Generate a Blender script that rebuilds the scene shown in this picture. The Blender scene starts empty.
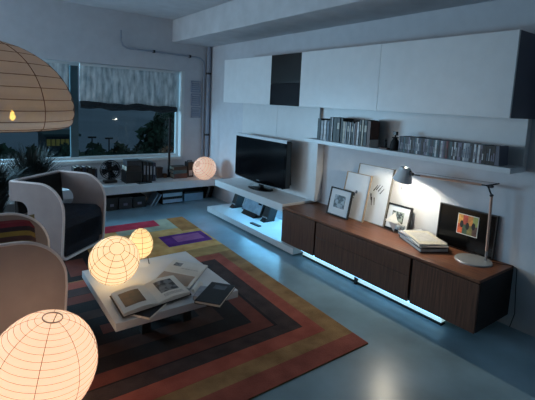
import bpy, bmesh, math, random
from mathutils import Vector, Matrix
random.seed(7)
PI = math.pi
scene = bpy.context.scene
COL = scene.collection

# ------------------------------------------------------------------ camera
YAW, PITCH, ROLL = math.radians(36.855), math.radians(7.158), math.radians(2.772)
FPX, PX, PY = 409.04, 271.9, 153.78
EYE = Vector((0.0, 0.0, 1.6))
_cy, _sy, _cp, _sp = math.cos(YAW), math.sin(YAW), math.cos(PITCH), math.sin(PITCH)
FWD = Vector((_sy*_cp, _cy*_cp, -_sp))
_r = Vector((_cy, -_sy, 0)); _u = _r.cross(FWD)
RGT = _r*math.cos(ROLL) + _u*math.sin(ROLL)
UPV = -_r*math.sin(ROLL) + _u*math.cos(ROLL)
cam_d = bpy.data.cameras.new('camera'); cam = bpy.data.objects.new('camera', cam_d); COL.objects.link(cam)
cam_d.sensor_width = 36; cam_d.lens = FPX/535*36
cam_d.shift_x = -(PX-267.5)/535; cam_d.shift_y = (PY-200)/535
cam_d.clip_start = 0.05; cam_d.clip_end = 500
m3 = Matrix((RGT, UPV, -FWD)).transposed()
cam.matrix_world = Matrix.Translation(EYE) @ m3.to_4x4()
scene.camera = cam
scene.view_settings.view_transform = 'Standard'; scene.view_settings.look = 'None'
scene.view_settings.exposure = 0.0; scene.view_settings.gamma = 1.0
scene.view_settings.use_curve_mapping = False

def ray(x, y): return FWD + RGT*((x-PX)/FPX) + UPV*((PY-y)/FPX)
def on_z(x, y, z): d = ray(x, y); return EYE + d*((z-EYE.z)/d.z)
def on_x(x, y, X): d = ray(x, y); return EYE + d*(X/d.x)
def on_y(x, y, Y): d = ray(x, y); return EYE + d*(Y/d.y)

# ------------------------------------------------------------------ world, window light and added side fill
def lin(c):
    return tuple(((v/255)/12.92 if v/255 <= .04045 else ((v/255+.055)/1.055)**2.4) for v in c)
world = bpy.data.worlds.new('dusk'); scene.world = world; world.use_nodes = True
wn, wl = world.node_tree.nodes, world.node_tree.links
wn.clear()
wo = wn.new('ShaderNodeOutputWorld'); bg = wn.new('ShaderNodeBackground')
tc = wn.new('ShaderNodeTexCoord'); sep = wn.new('ShaderNodeSeparateXYZ'); rmp = wn.new('ShaderNodeValToRGB')
wl.new(tc.outputs['Generated'], sep.inputs[0]); wl.new(sep.outputs['Z'], rmp.inputs[0]); wl.new(rmp.outputs[0], bg.inputs[0]); wl.new(bg.outputs[0], wo.inputs[0])
rmp.color_ramp.elements[0].position = 0.0; rmp.color_ramp.elements[0].color = (*lin((92, 98, 116)), 1)
rmp.color_ramp.elements[1].position = 0.35; rmp.color_ramp.elements[1].color = (*lin((92, 116, 128)), 1)
bg.inputs[1].default_value = 1.0

def area(name, loc, target, sx, sy, col, power):
    l = bpy.data.lights.new(name, 'AREA'); l.shape = 'RECTANGLE'; l.size = sx; l.size_y = sy
    l.color = col; l.energy = power
    o = bpy.data.objects.new(name, l); COL.objects.link(o); o.location = loc
    o.rotation_euler = (Vector(target)-Vector(loc)).to_track_quat('-Z', 'Y').to_euler()
    return o
# daylight of dusk by the end window; the side light is an added fill
area('added_fill_side', (-2.75, 4.8, 1.55), (3.0, 3.3, 1.3), 2.2, 1.4, (0.80, 0.91, 1.0), 42)
area('window_daylight_end', (-1.15, 6.62, 1.35), (2.6, 3.2, 1.0), 1.3, .95, (0.46, 0.74, 1.0), 205)

# ------------------------------------------------------------------ materials
MATS = {}
def mat(name, col, rough=.5, metal=0., var=.08, scale=9., bump=0., bscale=80., stretch=(1, 1, 1), emit=None, estr=0., spec=.5, col2=None):
    if name in MATS: return MATS[name]
    m = bpy.data.materials.new(name); m.use_nodes = True
    nt = m.node_tree; n, l = nt.nodes, nt.links
    b = n['Principled BSDF']; b.inputs['Roughness'].default_value = rough; b.inputs['Metallic'].default_value = metal
    b.inputs['Specular IOR Level'].default_value = spec
    c = lin(col); c2 = lin(col2) if col2 else tuple(min(1, v*(1+var*2)) for v in c)
    c1 = c if col2 else tuple(v*(1-var*2) for v in c)
    t = n.new('ShaderNodeTexCoord'); mp = n.new('ShaderNodeMapping'); mp.inputs['Scale'].default_value = stretch
    nz = n.new('ShaderNodeTexNoise'); nz.inputs['Scale'].default_value = scale; nz.inputs['Detail'].default_value = 5
    r = n.new('ShaderNodeValToRGB'); r.color_ramp.elements[0].color = (*c1, 1); r.color_ramp.elements[1].color = (*c2, 1)
    r.color_ramp.elements[0].position = .3; r.color_ramp.elements[1].position = .7
    l.new(t.outputs['Object'], mp.inputs[0]); l.new(mp.outputs[0], nz.inputs[0]); l.new(nz.outputs[0], r.inputs[0]); l.new(r.outputs[0], b.inputs['Base Color'])
    if bump:
        nb = n.new('ShaderNodeTexNoise'); nb.inputs['Scale'].default_value = bscale; nb.inputs['Detail'].default_value = 4
        bp = n.new('ShaderNodeBump'); bp.inputs['Strength'].default_value = bump; bp.inputs['Distance'].default_value = .01
        l.new(mp.outputs[0], nb.inputs[0]); l.new(nb.outputs[0], bp.inputs['Height']); l.new(bp.outputs[0], b.inputs['Normal'])
    if emit:
        b.inputs['Emission Color'].default_value = (*lin(emit), 1); b.inputs['Emission Strength'].default_value = estr
    MATS[name] = m
    return m

def paper_mat(name, col, emit, estr, transp=0.0):
    m = bpy.data.materials.new(name); m.use_nodes = True
    n, l = m.node_tree.nodes, m.node_tree.links
    n.clear()
    out = n.new('ShaderNodeOutputMaterial')
    t = n.new('ShaderNodeTexCoord'); nz = n.new('ShaderNodeTexNoise'); nz.inputs['Scale'].default_value = 22; nz.inputs['Detail'].default_value = 6
    l.new(t.outputs['Object'], nz.inputs[0])
    r = n.new('ShaderNodeValToRGB'); c = lin(col)
    r.color_ramp.elements[0].color = (*[v*.88 for v in c], 1); r.color_ramp.elements[1].color = (*c, 1)
    l.new(nz.outputs[0], r.inputs[0])
    d = n.new('ShaderNodeBsdfDiffuse'); tr = n.new('ShaderNodeBsdfTranslucent'); mx = n.new('ShaderNodeMixShader'); mx.inputs[0].default_value = .55
    l.new(r.outputs[0], d.inputs[0]); l.new(r.outputs[0], tr.inputs[0]); l.new(d.outputs[0], mx.inputs[1]); l.new(tr.outputs[0], mx.inputs[2])
    e = n.new('ShaderNodeEmission'); e.inputs[0].default_value = (*lin(emit), 1); e.inputs[1].default_value = estr
    ad = n.new('ShaderNodeAddShader'); l.new(mx.outputs[0], ad.inputs[0]); l.new(e.outputs[0], ad.inputs[1])
    last = ad
    if transp:
        tp = n.new('ShaderNodeBsdfTransparent'); m2 = n.new('ShaderNodeMixShader'); m2.inputs[0].default_value = transp
        l.new(ad.outputs[0], m2.inputs[1]); l.new(tp.outputs[0], m2.inputs[2]); last = m2
    l.new(last.outputs[0], out.inputs[0])
    return m

def glass_mat(name, col, gloss=.08):
    m = bpy.data.materials.new(name); m.use_nodes = True
    n, l = m.node_tree.nodes, m.node_tree.links; n.clear()
    out = n.new('ShaderNodeOutputMaterial'); tp = n.new('ShaderNodeBsdfTransparent'); tp.inputs[0].default_value = (*col, 1)
    g = n.new('ShaderNodeBsdfGlossy'); g.inputs['Roughness'].default_value = .03
    nz = n.new('ShaderNodeTexNoise'); nz.inputs['Scale'].default_value = 2.; mr = n.new('ShaderNodeMapRange')
    mr.inputs['To Min'].default_value = gloss*.8; mr.inputs['To Max'].default_value = gloss*1.2
    mx = n.new('ShaderNodeMixShader'); l.new(nz.outputs[0], mr.inputs[0]); l.new(mr.outputs[0], mx.inputs[0])
    l.new(tp.outputs[0], mx.inputs[1]); l.new(g.outputs[0], mx.inputs[2]); l.new(mx.outputs[0], out.inputs[0])
    return m

WHITE = mat('white_lacquer', (222, 224, 226), .35, var=.015)
WALL = mat('wall_paint', (205, 208, 214), .85, var=.02, bump=.05, bscale=120)
CEIL = mat('ceiling_paint', (200, 202, 206), .9, var=.04, scale=5, bump=.15, bscale=30)
TRIMW = mat('trim_white', (215, 222, 224), .5, var=.02)
BLACK = mat('black_plastic', (16, 16, 18), .35, var=.1)
BLACKM = mat('black_matt', (20, 20, 22), .7, var=.1)
GLOSSB = mat('black_gloss', (10, 10, 12), .08, var=.05)
DARKM = mat('dark_metal', (38, 40, 44), .4, .6, var=.1)
CHROME = mat('chrome', (190, 192, 196), .18, 1., var=.03)
ALU = mat('aluminium', (150, 158, 166), .35, .9, var=.05)
WALN = mat('walnut_front', (66, 40, 30), .42, var=.12, scale=6, stretch=(3, 14, .6), bump=.05, bscale=10, col2=(112, 74, 56))
WALT = mat('walnut_top', (92, 54, 38), .38, var=.12, scale=6, stretch=(14, .6, 3), bump=.04, bscale=10, col2=(136, 88, 62))
DARKW = mat('dark_carcass', (24, 16, 14), .6, var=.15)
PAPER = mat('white_paper', (222, 220, 214), .8, var=.03)
CREAM = mat('page_edges', (190, 184, 172), .85, var=.1, scale=200, stretch=(1, 1, 20))
NAVY = mat('navy_fabric', (22, 25, 38), .9, var=.15, scale=30, bump=.3, bscale=400)
BLKF = mat('black_fabric', (17, 17, 19), .9, var=.15, scale=30, bump=.3, bscale=400)

# ------------------------------------------------------------------ mesh helpers
class MB:
    def __init__(s): s.v = []; s.f = []
    def add(s, vs, fs):
        b = len(s.v); s.v += [tuple(v) for v in vs]; s.f += [tuple(b+i for i in f) for f in fs]; return s
    def box(s, x0, x1, y0, y1, z0, z1, M=None):
        vs = [Vector((x, y, z)) for z in (z0, z1) for y in (y0, y1) for x in (x0, x1)]
        if M: vs = [M @ v for v in vs]
        return s.add(vs, [(0, 2, 3, 1), (4, 5, 7, 6), (0, 1, 5, 4), (2, 6, 7, 3), (0, 4, 6, 2), (1, 3, 7, 5)])
    def prism(s, poly, fn, a, b):
        # poly: 2D outline, fn(p, q, t) -> 3D
        n = len(poly); vs = [fn(p, q, a) for p, q in poly] + [fn(p, q, b) for p, q in poly]
        fs = [tuple(range(n))[::-1], tuple(range(n, 2*n))] + [(i, (i+1) % n, n+(i+1) % n, n+i) for i in range(n)]
        return s.add(vs, fs)
    def tube(s, pts, r, n=6, closed=False):
        pts = [Vector(p) for p in pts]; N = len(pts); rs = r if isinstance(r, (list, tuple)) else [r]*N
        vs = []; prev = None
        for i, p in enumerate(pts):
            if closed: t = pts[(i+1) % N]-pts[i-1]
            else: t = pts[min(i+1, N-1)]-pts[max(i-1, 0)]
            t.normalize()
            if prev is None:
                a = Vector((0, 0, 1)) if abs(t.z) < .9 else Vector((1, 0, 0)); x = t.cross(a).normalized()
            else: x = (prev - t*prev.dot(t)).normalized()
            prev = x; y = t.cross(x)
            vs += [p + (x*math.cos(2*PI*k/n)+y*math.sin(2*PI*k/n))*rs[i] for k in range(n)]
        fs = []
        for i in range(N if closed else N-1):
            j = (i+1) % N
            fs += [(i*n+k, i*n+(k+1) % n, j*n+(k+1) % n, j*n+k) for k in range(n)]
        if not closed: fs += [tuple(range(n))[::-1], tuple((N-1)*n+k for k in range(n))]
        return s.add(vs, fs)
    def lathe(s, prof, n=24, M=None, cap=True):
        vs = []
        for r, z in prof: vs += [Vector((r*math.cos(2*PI*k/n), r*math.sin(2*PI*k/n), z)) for k in range(n)]
        if M: vs = [M @ v for v in vs]
        fs = []
        for i in range(len(prof)-1):
            fs += [(i*n+k, i*n+(k+1) % n, (i+1)*n+(k+1) % n, (i+1)*n+k) for k in range(n)]
        if cap: fs += [tuple(range(n))[::-1], tuple((len(prof)-1)*n+k for k in range(n))]
        return s.add(vs, fs)
    def mesh(s, name):
        me = bpy.data.meshes.new(name); me.from_pydata(s.v, [], s.f); me.update()
        bm = bmesh.new(); bm.from_mesh(me); bmesh.ops.recalc_face_normals(bm, faces=bm.faces); bm.to_mesh(me); bm.free()
        return me
    def build(s, name, m, parent=None, smooth=False, bevel=0, loc=None):
        me = s.mesh(name); me.materials.append(m)
        o = bpy.data.objects.new(name, me); COL.objects.link(o)
        if parent: o.parent = parent
        if loc is not None: o.location = loc
        if smooth: smoothit(me)
        if bevel:
            md = o.modifiers.new('bevel', 'BEVEL'); md.width = bevel; md.segments = 2; md.limit_method = 'ANGLE'
        return o
def smoothit(me, ang=40):
    bm = bmesh.new(); bm.from_mesh(me)
    for f in bm.faces: f.smooth = True
    for e in bm.edges:
        if len(e.link_faces) == 2 and e.calc_face_angle(0) > math.radians(ang): e.smooth = False
    bm.to_mesh(me); bm.free()
def tag(o, label, cat, group=None):
    o['label'] = label; o['category'] = cat
    if group: o['group'] = group
    return o
def thing(name, label, cat, loc=(0, 0, 0), rot=0, group=None):
    o = bpy.data.objects.new(name, None); COL.objects.link(o); o.location = loc
    if isinstance(rot, Matrix): o.rotation_euler = rot.to_euler()
    else: o.rotation_euler = (0, 0, rot)
    o.empty_display_size = .1
    return tag(o, label, cat, group)
def struct(o):
    o['kind'] = 'structure'; return o
def box(name, m, b, parent=None, bevel=0): return MB().box(*b).build(name, m, parent, bevel=bevel)
ORD = 'first second third fourth fifth sixth seventh eighth ninth tenth eleventh twelfth thirteenth fourteenth fifteenth sixteenth seventeenth eighteenth nineteenth twentieth'.split()
def ordinal(i):
    if i < 20: return ORD[i]
    t, u = divmod(i+1, 10); tens = {2: 'twent', 3: 'thirt', 4: 'fort', 5: 'fift', 6: 'sixt'}[t]
    return tens+'ieth' if u == 0 else tens+'y-'+ORD[u-1]

# ------------------------------------------------------------------ room
XW, YW, ZC = 3.25, 6.15, 2.78
XL, YF = -2.6, -1.6
FLOOR = mat('polished_concrete', (138, 168, 182), .30, var=.14, scale=2.2, bump=.03, bscale=14)
struct(box('floor', FLOOR, (XL-.2, XW+.2, YF-.2, YW+.3, -.1, 0)))
struct(box('ceiling', CEIL, (XL-.2, XW+.2, YF-.2, YW+.3, ZC, ZC+.1)))
wr = struct(box('wall_right', WALL, (XW, XW+.2, YF-.2, YW+.3, 0, ZC)))
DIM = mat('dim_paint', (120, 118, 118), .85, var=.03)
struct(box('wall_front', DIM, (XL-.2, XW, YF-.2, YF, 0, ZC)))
# end wall with the big window (it runs on to the left, outside the frame)
T = .22
WX0, WX1, WZ0, WZ1 = -1.9, on_y(181.7, 110, YW).x, on_y(181, 157, YW).z, on_y(179.5, 71.0, YW).z
wb = MB()
wb.box(XL, XW, YW, YW+T, 0, WZ0); wb.box(XL, XW, YW, YW+T, WZ1, ZC)
wb.box(WX1, XW, YW, YW+T, WZ0, WZ1); wb.box(XL, WX0, YW, YW+T, WZ0, WZ1)
struct(wb.build('wall_back', WALL))
# side wall; its opening outside the frame is added for the fill light
wl_ = MB()
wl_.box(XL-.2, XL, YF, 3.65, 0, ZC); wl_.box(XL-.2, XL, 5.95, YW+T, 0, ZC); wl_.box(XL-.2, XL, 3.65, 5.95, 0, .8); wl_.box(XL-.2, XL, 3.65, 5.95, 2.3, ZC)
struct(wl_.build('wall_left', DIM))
# concrete beam over the cabinets
zb = on_y(208, 47, YW).z
struct(box('trim_1', CEIL, (on_y(172, 44, YW).x, XW, YF, YW, zb, ZC), bevel=.01))
# window: frame, mullion, panes, sill
win = bpy.data.objects.new('window_1', None); COL.objects.link(win); struct(win)
GY = YW+.13
xm = on_y(74, 110, GY).x
FRM = mat('window_frame', (70, 92, 98), .5, var=.05)
fr = MB(); fr.box(WX0, WX1, GY-.03, GY+.03, WZ0, WZ0+.05); fr.box(WX0, WX1, GY-.03, GY+.03, WZ1-.05, WZ1)
fr.box(WX1-.05, WX1, GY-.03, GY+.03, WZ0+.05, WZ1-.05); fr.box(WX0, WX0+.05, GY-.03, GY+.03, WZ0+.05, WZ1-.05)
fr.build('window_frame', TRIMW, win)
box('mullion', FRM, (xm-.05, xm+.05, GY-.035, GY+.035, WZ0+.05, WZ1-.05), win)
GL = glass_mat('window_glass', (.80, .90, .92), .018)
box('pane', GL, (xm+.05, WX1-.05, GY-.004, GY+.004, WZ0+.05, WZ1-.05), win)
box('pane', GL, (WX0+.05, xm-.05, GY-.004, GY+.004, WZ0+.05, WZ1-.05), win)
box('window_sill', TRIMW, (WX0-.03, WX1+.0, YW-.04, GY-.03, WZ0-.03, WZ0+.012), win, .006)
box('jamb_lining', TRIMW, (WX1-.012, WX1+.035, YW-.012, GY-.03, WZ0+.012, WZ1), win)

# roman blinds: fabric with fine vertical streaks and a gathered hem
BLN = mat('blind_fabric', (138, 160, 168), .95, var=.2, scale=3.6, stretch=(5, 1, 1.2), bump=.2, bscale=40, col2=(240, 252, 255))
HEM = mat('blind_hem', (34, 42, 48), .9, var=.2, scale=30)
def blind(label, x0, x1, hem_z):
    t = thing('roman_blind', label, 'blind', (x0, YW+.05, hem_z))
    W = x1-x0; H = WZ1-.01-hem_z; nx, nz = 90, 8
    m = MB(); vs = []; fs = []
    for j in range(nz+1):
        for i in range(nx+1):
            x = W*i/nx; vs.append((x, .0022*math.sin(i*1.3)+.006*math.sin(i*.17+j*.4)+.006*math.sin(j*1.1), H*j/nz))
    for j in range(nz):
        for i in range(nx): a = j*(nx+1)+i; fs.append((a, a+1, a+nx+2, a+nx+1))
    m.add(vs, fs); o = m.build('blind_fabric', BLN, t, smooth=True)
    sd = o.modifiers.new('s', 'SOLIDIFY'); sd.thickness = .003
    h = MB(); n = 40
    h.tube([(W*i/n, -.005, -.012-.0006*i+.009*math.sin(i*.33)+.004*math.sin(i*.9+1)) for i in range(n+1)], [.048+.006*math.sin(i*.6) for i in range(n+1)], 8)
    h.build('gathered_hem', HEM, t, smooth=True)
    MB().box(0, W, -.02, .02, H-.03, H).build('headrail', TRIMW, t)
blind('sheer streaked roman blind, raised halfway, right of the window mullion', on_y(80.5, 90, YW).x, on_y(178, 90, YW).x-.005, on_y(120, 105.5, YW).z)
blind('sheer roman blind beside the large hanging paper lantern', WX0+.1, on_y(70, 90, YW).x, on_y(120, 105.5, YW).z)

# pipes in the corner
PIPE = mat('painted_pipe', (150, 160, 176), .5, var=.03)
def pt(x, y, off=.032): p = on_y(x, y, YW-off); return p
p = MB()
a = on_y(209.3, 60, YW-.05)
pp = thing('heating_pipe', 'thick vertical painted pipe in the room corner', 'pipe', (min(a.x, XW-.05), YW-.05, 0))
MB().tube([(0, 0, .42), (0, 0, zb-.002)], .032, 12).build('pipe_run', PIPE, pp, smooth=True)
for zz in (1.0, 2.0): MB().tube([(0, 0, zz), (0, 0, zz+.03)], .042, 12).build('clamp', DARKM, pp, smooth=True)
cpts = [pt(121, 30), pt(121.2, 41), pt(123, 45.5), pt(127, 48), pt(132, 49), pt(150, 51), pt(180, 55), pt(196, 57.2), pt(201, 58.6), pt(203.6, 61.5), pt(204.4, 66)]
cpts.append(Vector((cpts[-1].x, YW-.032, .42)))
cd = thing('conduit', 'thin painted conduit bending across the wall above the window', 'pipe', (0, 0, 0))
MB().tube(cpts, .013, 8).build('conduit_run', PIPE, cd, smooth=True)
for q in ((154, 51.5), (190, 56.4)):
    c = pt(*q, .03); MB().box(c.x-.014, c.x+.014, YW-.05, YW-.0005, c.z-.02, c.z+.02).build('clip', DARKM, cd)
# three square louvred plates on the wall
GR = mat('grille_paint', (150, 160, 180), .6, var=.04)
for k, (y0, y1, lab) in enumerate(((81.3, 92, 'topmost'), (94, 105.5, 'middle'), (107.5, 117.5, 'lowest'))):
    a = on_y(190.6, y1, YW); b = on_y(200.2, y0, YW)
    g = thing('wall_vent', 'square %s plate of the three on the wall right of the window' % lab, 'vent', ((a.x+b.x)/2, YW, (a.z+b.z)/2), 0, 'square wall plates by the window')
    w, h = (b.x-a.x)/2, (b.z-a.z)/2
    f = MB(); f.box(-w, w, -.02, 0, -h, -h+.015); f.box(-w, w, -.02, 0, h-.015, h); f.box(-w, -w+.015, -.02, 0, -h, h); f.box(w-.015, w, -.02, 0, -h, h)
    f.build('frame', GR, g)
    for i in range(4):
        zc = -h+.03+(2*h-.06)*(i+.5)/4; MB().box(-w+.015, w-.015, -.012, 0, zc-.012, zc+.008).build('slat', GR, g)

# ------------------------------------------------------------------ outside
GRD = mat('far_ground', (128, 132, 148), .95, var=.1, scale=.02)
struct(box('ground', GRD, (-300, 300, 7.5, 420, -6.2, -6)))
LEAF = mat('tree_leaves', (44, 64, 48), .8, var=.3, scale=2)
BARK = mat('bark', (40, 34, 30), .9, var=.2)
def tree(name, label, px0, px1, ptop, Y, zb_=-6, n=260, leaf=.16, group=None):
    a = on_y(px0, ptop, Y); b = on_y(px1, ptop, Y)
    cx = (a.x+b.x)/2; R = (b.x-a.x)/2; top = a.z
    t = thing(name, label, 'tree', (cx, Y, zb_), 0, group)
    H = top-zb_; rz = min(max(R*.9, .5), H*.48)
    rnd = random.Random(int(px0*7+Y)); m = MB()
    for _ in range(n):
        while True:
            d = Vector((rnd.uniform(-1, 1), rnd.uniform(-1, 1), rnd.uniform(-1, 1)))
            if .3 < d.length < 1: break
        wob = 1+.16*math.sin(5*d.x+3*d.z)
        c = Vector((d.x*R*wob, d.y*R*.8, H-rz+d.z*rz*wob)); s = leaf*rnd.uniform(.6, 1.4)
        u = Vector((rnd.uniform(-1, 1), rnd.uniform(-1, 1), rnd.uniform(-1, 1))).normalized(); v = u.orthogonal().normalized()
        m.add([c-u*s, c+v*s*.6, c+u*s, c-v*s*.6], [(0, 1, 2, 3)])
    core = []
    for i in range(9):
        f = i/8; core.append((max(.02, .72*math.sin(PI*f))*R, H-rz-rz*.72*math.cos(PI*f)))
    m.lathe(core, 12)
    m.build('crown', LEAF, t)
    MB().tube([(0, 0, 0), (0.05, 0, H*.3), (0, 0, H-rz)], [.14, .1, .06], 7).build('trunk', BARK, t)
tree('leafy_tree', 'large dark leafy tree outside, seen at the right end of the window', 143, 196, 110, 12, n=1500, leaf=.11)
for k, (a_, b_, tp, lab) in enumerate(((80, 112, 144.5, 'low dark tree crown outside, just right of the mullion'), (106, 134, 143.5, 'low dark tree crown outside, left of the tall leafy tree'), (128, 156, 145, 'low dark tree crown outside, half under the tall leafy tree'),
                          (52, 86, 147, 'low dark tree crown outside, in front of the lit building'), (18, 56, 148, 'low dark tree crown outside, under the hanging lantern'), (-14, 24, 147, 'low dark tree crown outside, leftmost in the window'))):
    tree('garden_tree', lab, a_, b_, tp, 13+1.7*(k % 2), n=320, leaf=.13, group='low trees outside the window')
a = on_y(46, 136.5, 48); b = on_y(78.5, 136.5, 48); bot = on_y(46, 146, 48).z
bd = thing('far_building', 'low far building with a row of dim lit windows, outside', 'building', ((a.x+b.x)/2, 48, -6))
w = (b.x-a.x)/2
MB().box(-w, w, 0, 6, 0, a.z+6.).build('wall', mat('far_wall', (38, 52, 60), .9), bd)
MB().box(-w-.2, w+.2, -.3, 6.2, a.z+6, a.z+6.25).build('roof', mat('far_roof', (46, 66, 70), .9), bd)
LITW = mat('lit_window', (60, 60, 30), .5, emit=(98, 96, 52), estr=.3)
for i in range(7):
    x = -w+2*w*(i+.12)/7
    MB().box(x, x+2*w*.78/7, -.06, 0.02, bot+6, a.z+5.7).build('window', LITW, bd)
for (px, tp) in ((92, 137.5), (109, 138.5)):
    q = on_y(px, tp, 40)
    s = thing('street_lamp', 'tiny unlit street lamp outside, ' + ('nearer the mullion' if px < 100 else 'farther from the mullion'), 'street lamp', (q.x, 40, -6), 0, 'street lamps outside')
    MB().tube([(0, 0, 0), (0, 0, q.z+6)], .06, 6).build('pole', DARKM, s)
    MB().box(-.35, .35, -.12, .12, q.z+5.95, q.z+6.1).build('head', DARKM, s)

# ------------------------------------------------------------------ wall panels (fixed to the right wall)
ZHB = 1.571
XP = XW-.10
yA, yB = on_x(317.5, 150, XP).y, on_x(243, 112, XP).y
ys = on_x(277, 115, XP).y
box('panel', WHITE, (XP, XW, yA, ys-.0015, .50, ZHB), wr, .002)
box('panel', WHITE, (XP, XW, ys+.0015, yB, .50, ZHB), wr, .002)
XP2 = XW-.065
yE = on_x(526, 140, XP2).y
box('panel', WHITE, (XP2, XW, yE, yA-.002, 1.19, ZHB), wr, .002)

# hanging cabinets
XH = 2.85
c0, c1, c2, c3, c4 = on_x(509.6, 118.6, XH).y, on_x(378, 90, XH).y, on_x(300.4, 80, XH).y, on_x(270.8, 80, XH).y, on_x(224, 85, XH).y
ZHT = 2.137
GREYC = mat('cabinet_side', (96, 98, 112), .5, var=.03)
NGL = mat('dark_glass_navy', (17, 19, 28), .12, var=.05)
BGL = mat('dark_glass_brown', (17, 14, 12), .25, var=.05)
def hang(label, y0, y1, kind):
    t = thing('wall_cabinet', label, 'cabinet', (XH, (y0+y1)/2, ZHB))
    h = (y1-y0)/2-.001
    MB().box(.022, XW-XH-.0, -h, h, 0, ZHT-ZHB).build('carcass', GREYC if kind == 'w' else BLACKM, t)
    if kind == 'w': MB().box(0, .02, -h, h, .0, ZHT-ZHB).build('door', WHITE, t, bevel=.0015)
    else:
        zs = (ZHT-ZHB)*.43
        MB().box(0, .02, -h, h, zs+.002, ZHT-ZHB).build('door', BGL, t, bevel=.0015)
        MB().box(0, .02, -h, h, 0, zs-.002).build('door', NGL, t, bevel=.0015)
hang('white lacquered wall cabinet at the right end of the row', c0, c1, 'w')
hang('white lacquered wall cabinet just right of the black glass one', c1, c2, 'w')
hang('narrow wall cabinet with black glass doors between white ones', c2, c3, 'd')
hang('white lacquered wall cabinet above the television, at the window end', c3, c4, 'w')

# wall shelf
XS = 2.95
s0, s1 = on_x(510.5, 170, XS).y, yA-.004
ZS0, ZS1 = 1.193, 1.232
tag(box('wall_shelf', mat('shelf_white', (214, 218, 222), .3, var=.02), (XS, XP2-.001, s0, s1, ZS0, ZS1), bevel=.002), 'long white wall shelf carrying books and disc cases', 'shelf')

# books standing on the shelf
COLS = {'black': (16, 14, 16), 'dark brown': (36, 24, 22), 'white': (214, 216, 220), 'pale grey': (160, 164, 172), 'charcoal': (46, 46, 52), 'rust brown': (92, 52, 40), 'grey blue': (92, 106, 124), 'cream': (188, 182, 168), 'dark blue': (36, 46, 70), 'teal': (52, 90, 100), 'dull red': (120, 42, 48), 'lilac grey': (126, 120, 140)}
def cover(c): return mat('cover_'+c.replace(' ', '_'), COLS[c], .45, var=.15, scale=25)
bk = [(317.3, 320.4, 118.3, 'black'), (320.6, 323.2, 120.3, 'pale grey'), (323.4, 326, 120, 'white'), (326.2, 328.9, 120.4, 'grey blue'), (329.2, 331.0, 117.0, 'charcoal'), (331.2, 332.4, 117.2, 'white'),
      (332.6, 336, 117.6, 'black'), (336.2, 339.6, 117.9, 'dark brown'), (339.8, 342.2, 118.1, 'black'), (342.4, 344.8, 121.5, 'cream'), (345, 346.6, 122, 'pale grey'), (346.8, 349, 121.6, 'charcoal'),
      (349.2, 350.6, 122.2, 'white'), (350.8, 352.8, 121.9, 'black'), (353, 354.4, 123.5, 'pale grey'), (354.6, 356.6, 122.3, 'rust brown'), (356.8, 359, 121.8, 'white'), (359.2, 361, 119.6, 'charcoal'),
      (361.2, 363.2, 119.8, 'cream'), (363.4, 366.8, 120.2, 'black'), (367, 370.4, 120.8, 'rust brown')]
XB = XS+.03
for i, (p0, p1, tp, c) in enumerate(bk):
    ya, yb = on_x(p1, 130, XB).y, on_x(p0, 130, XB).y
    hh = on_x((p0+p1)/2, tp, XB).z-ZS1; d = min(.18, .14+.02*random.random()) if p1-p0 < 5 else .16
    if i == 20: d = .125
    t = thing('book', '%s book, %s from the left on the wall shelf' % (c, ordinal(i)), 'book', (XB+random.uniform(0, .008), (ya+yb)/2, ZS1), 0, 'books on the wall shelf')
    w = (yb-ya)/2-.0004; cv = min(.003, w*.25)
    cv_ = MB().box(0, .003, -w, w, 0, hh).box(0, d, -w, -w+cv, 0, hh).box(0, d, w-cv, w, 0, hh).build('cover', cover(c), t)
    MB().box(.003, d-.004, -w+cv, w-cv, .003, hh-.004).build('page_block', CREAM, t)
    if i == 20: MB().box(0, d, -w-.001, -w, 0, hh*.28).build('spine_band', PAPER, cv_)
    elif c in ('black', 'dark brown', 'charcoal') and i % 2: MB().box(-.0006, 0, -w*.6, w*.6, hh*.55, hh*.8).build('spine_label', cover('cream'), cv_)
# figurine
q = on_x(385.3, 146, XB)
f = thing('figurine', 'small dark figurine standing between books and disc cases', 'figurine', (XB+.04, on_x(385.3, 146, XB+.04).y, ZS1))
MB().box(-.03, .03, -.045, .045, 0, .012).build('plinth', cover('rust brown'), f, bevel=.002)
MB().lathe([(.006, .012), (.016, .016), (.012, .03), (.015, .045), (.009, .058), (.006, .064), (.010, .07), (.010, .08), (.003, .088), (.002, .10)], 10).build('body', BLACKM, f, smooth=True)
# black bottle
xb = XB+.05
f = thing('bottle', 'round black bottle with square stopper at the left of disc cases', 'bottle', (xb, on_x(394.5, 148, xb).y, ZS1))
MB().lathe([(.030, 0), (.040, .01), (.043, .04), (.036, .075), (.022, .098), (.018, .106), (.030, .11), (.030, .115), (.006, .118), (.006, .134)], 16).build('body', BLACKM, f, smooth=True)
MB().box(-.016, .016, -.016, .016, .134, .166).build('stopper', BLACK, f, bevel=.002)
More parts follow.
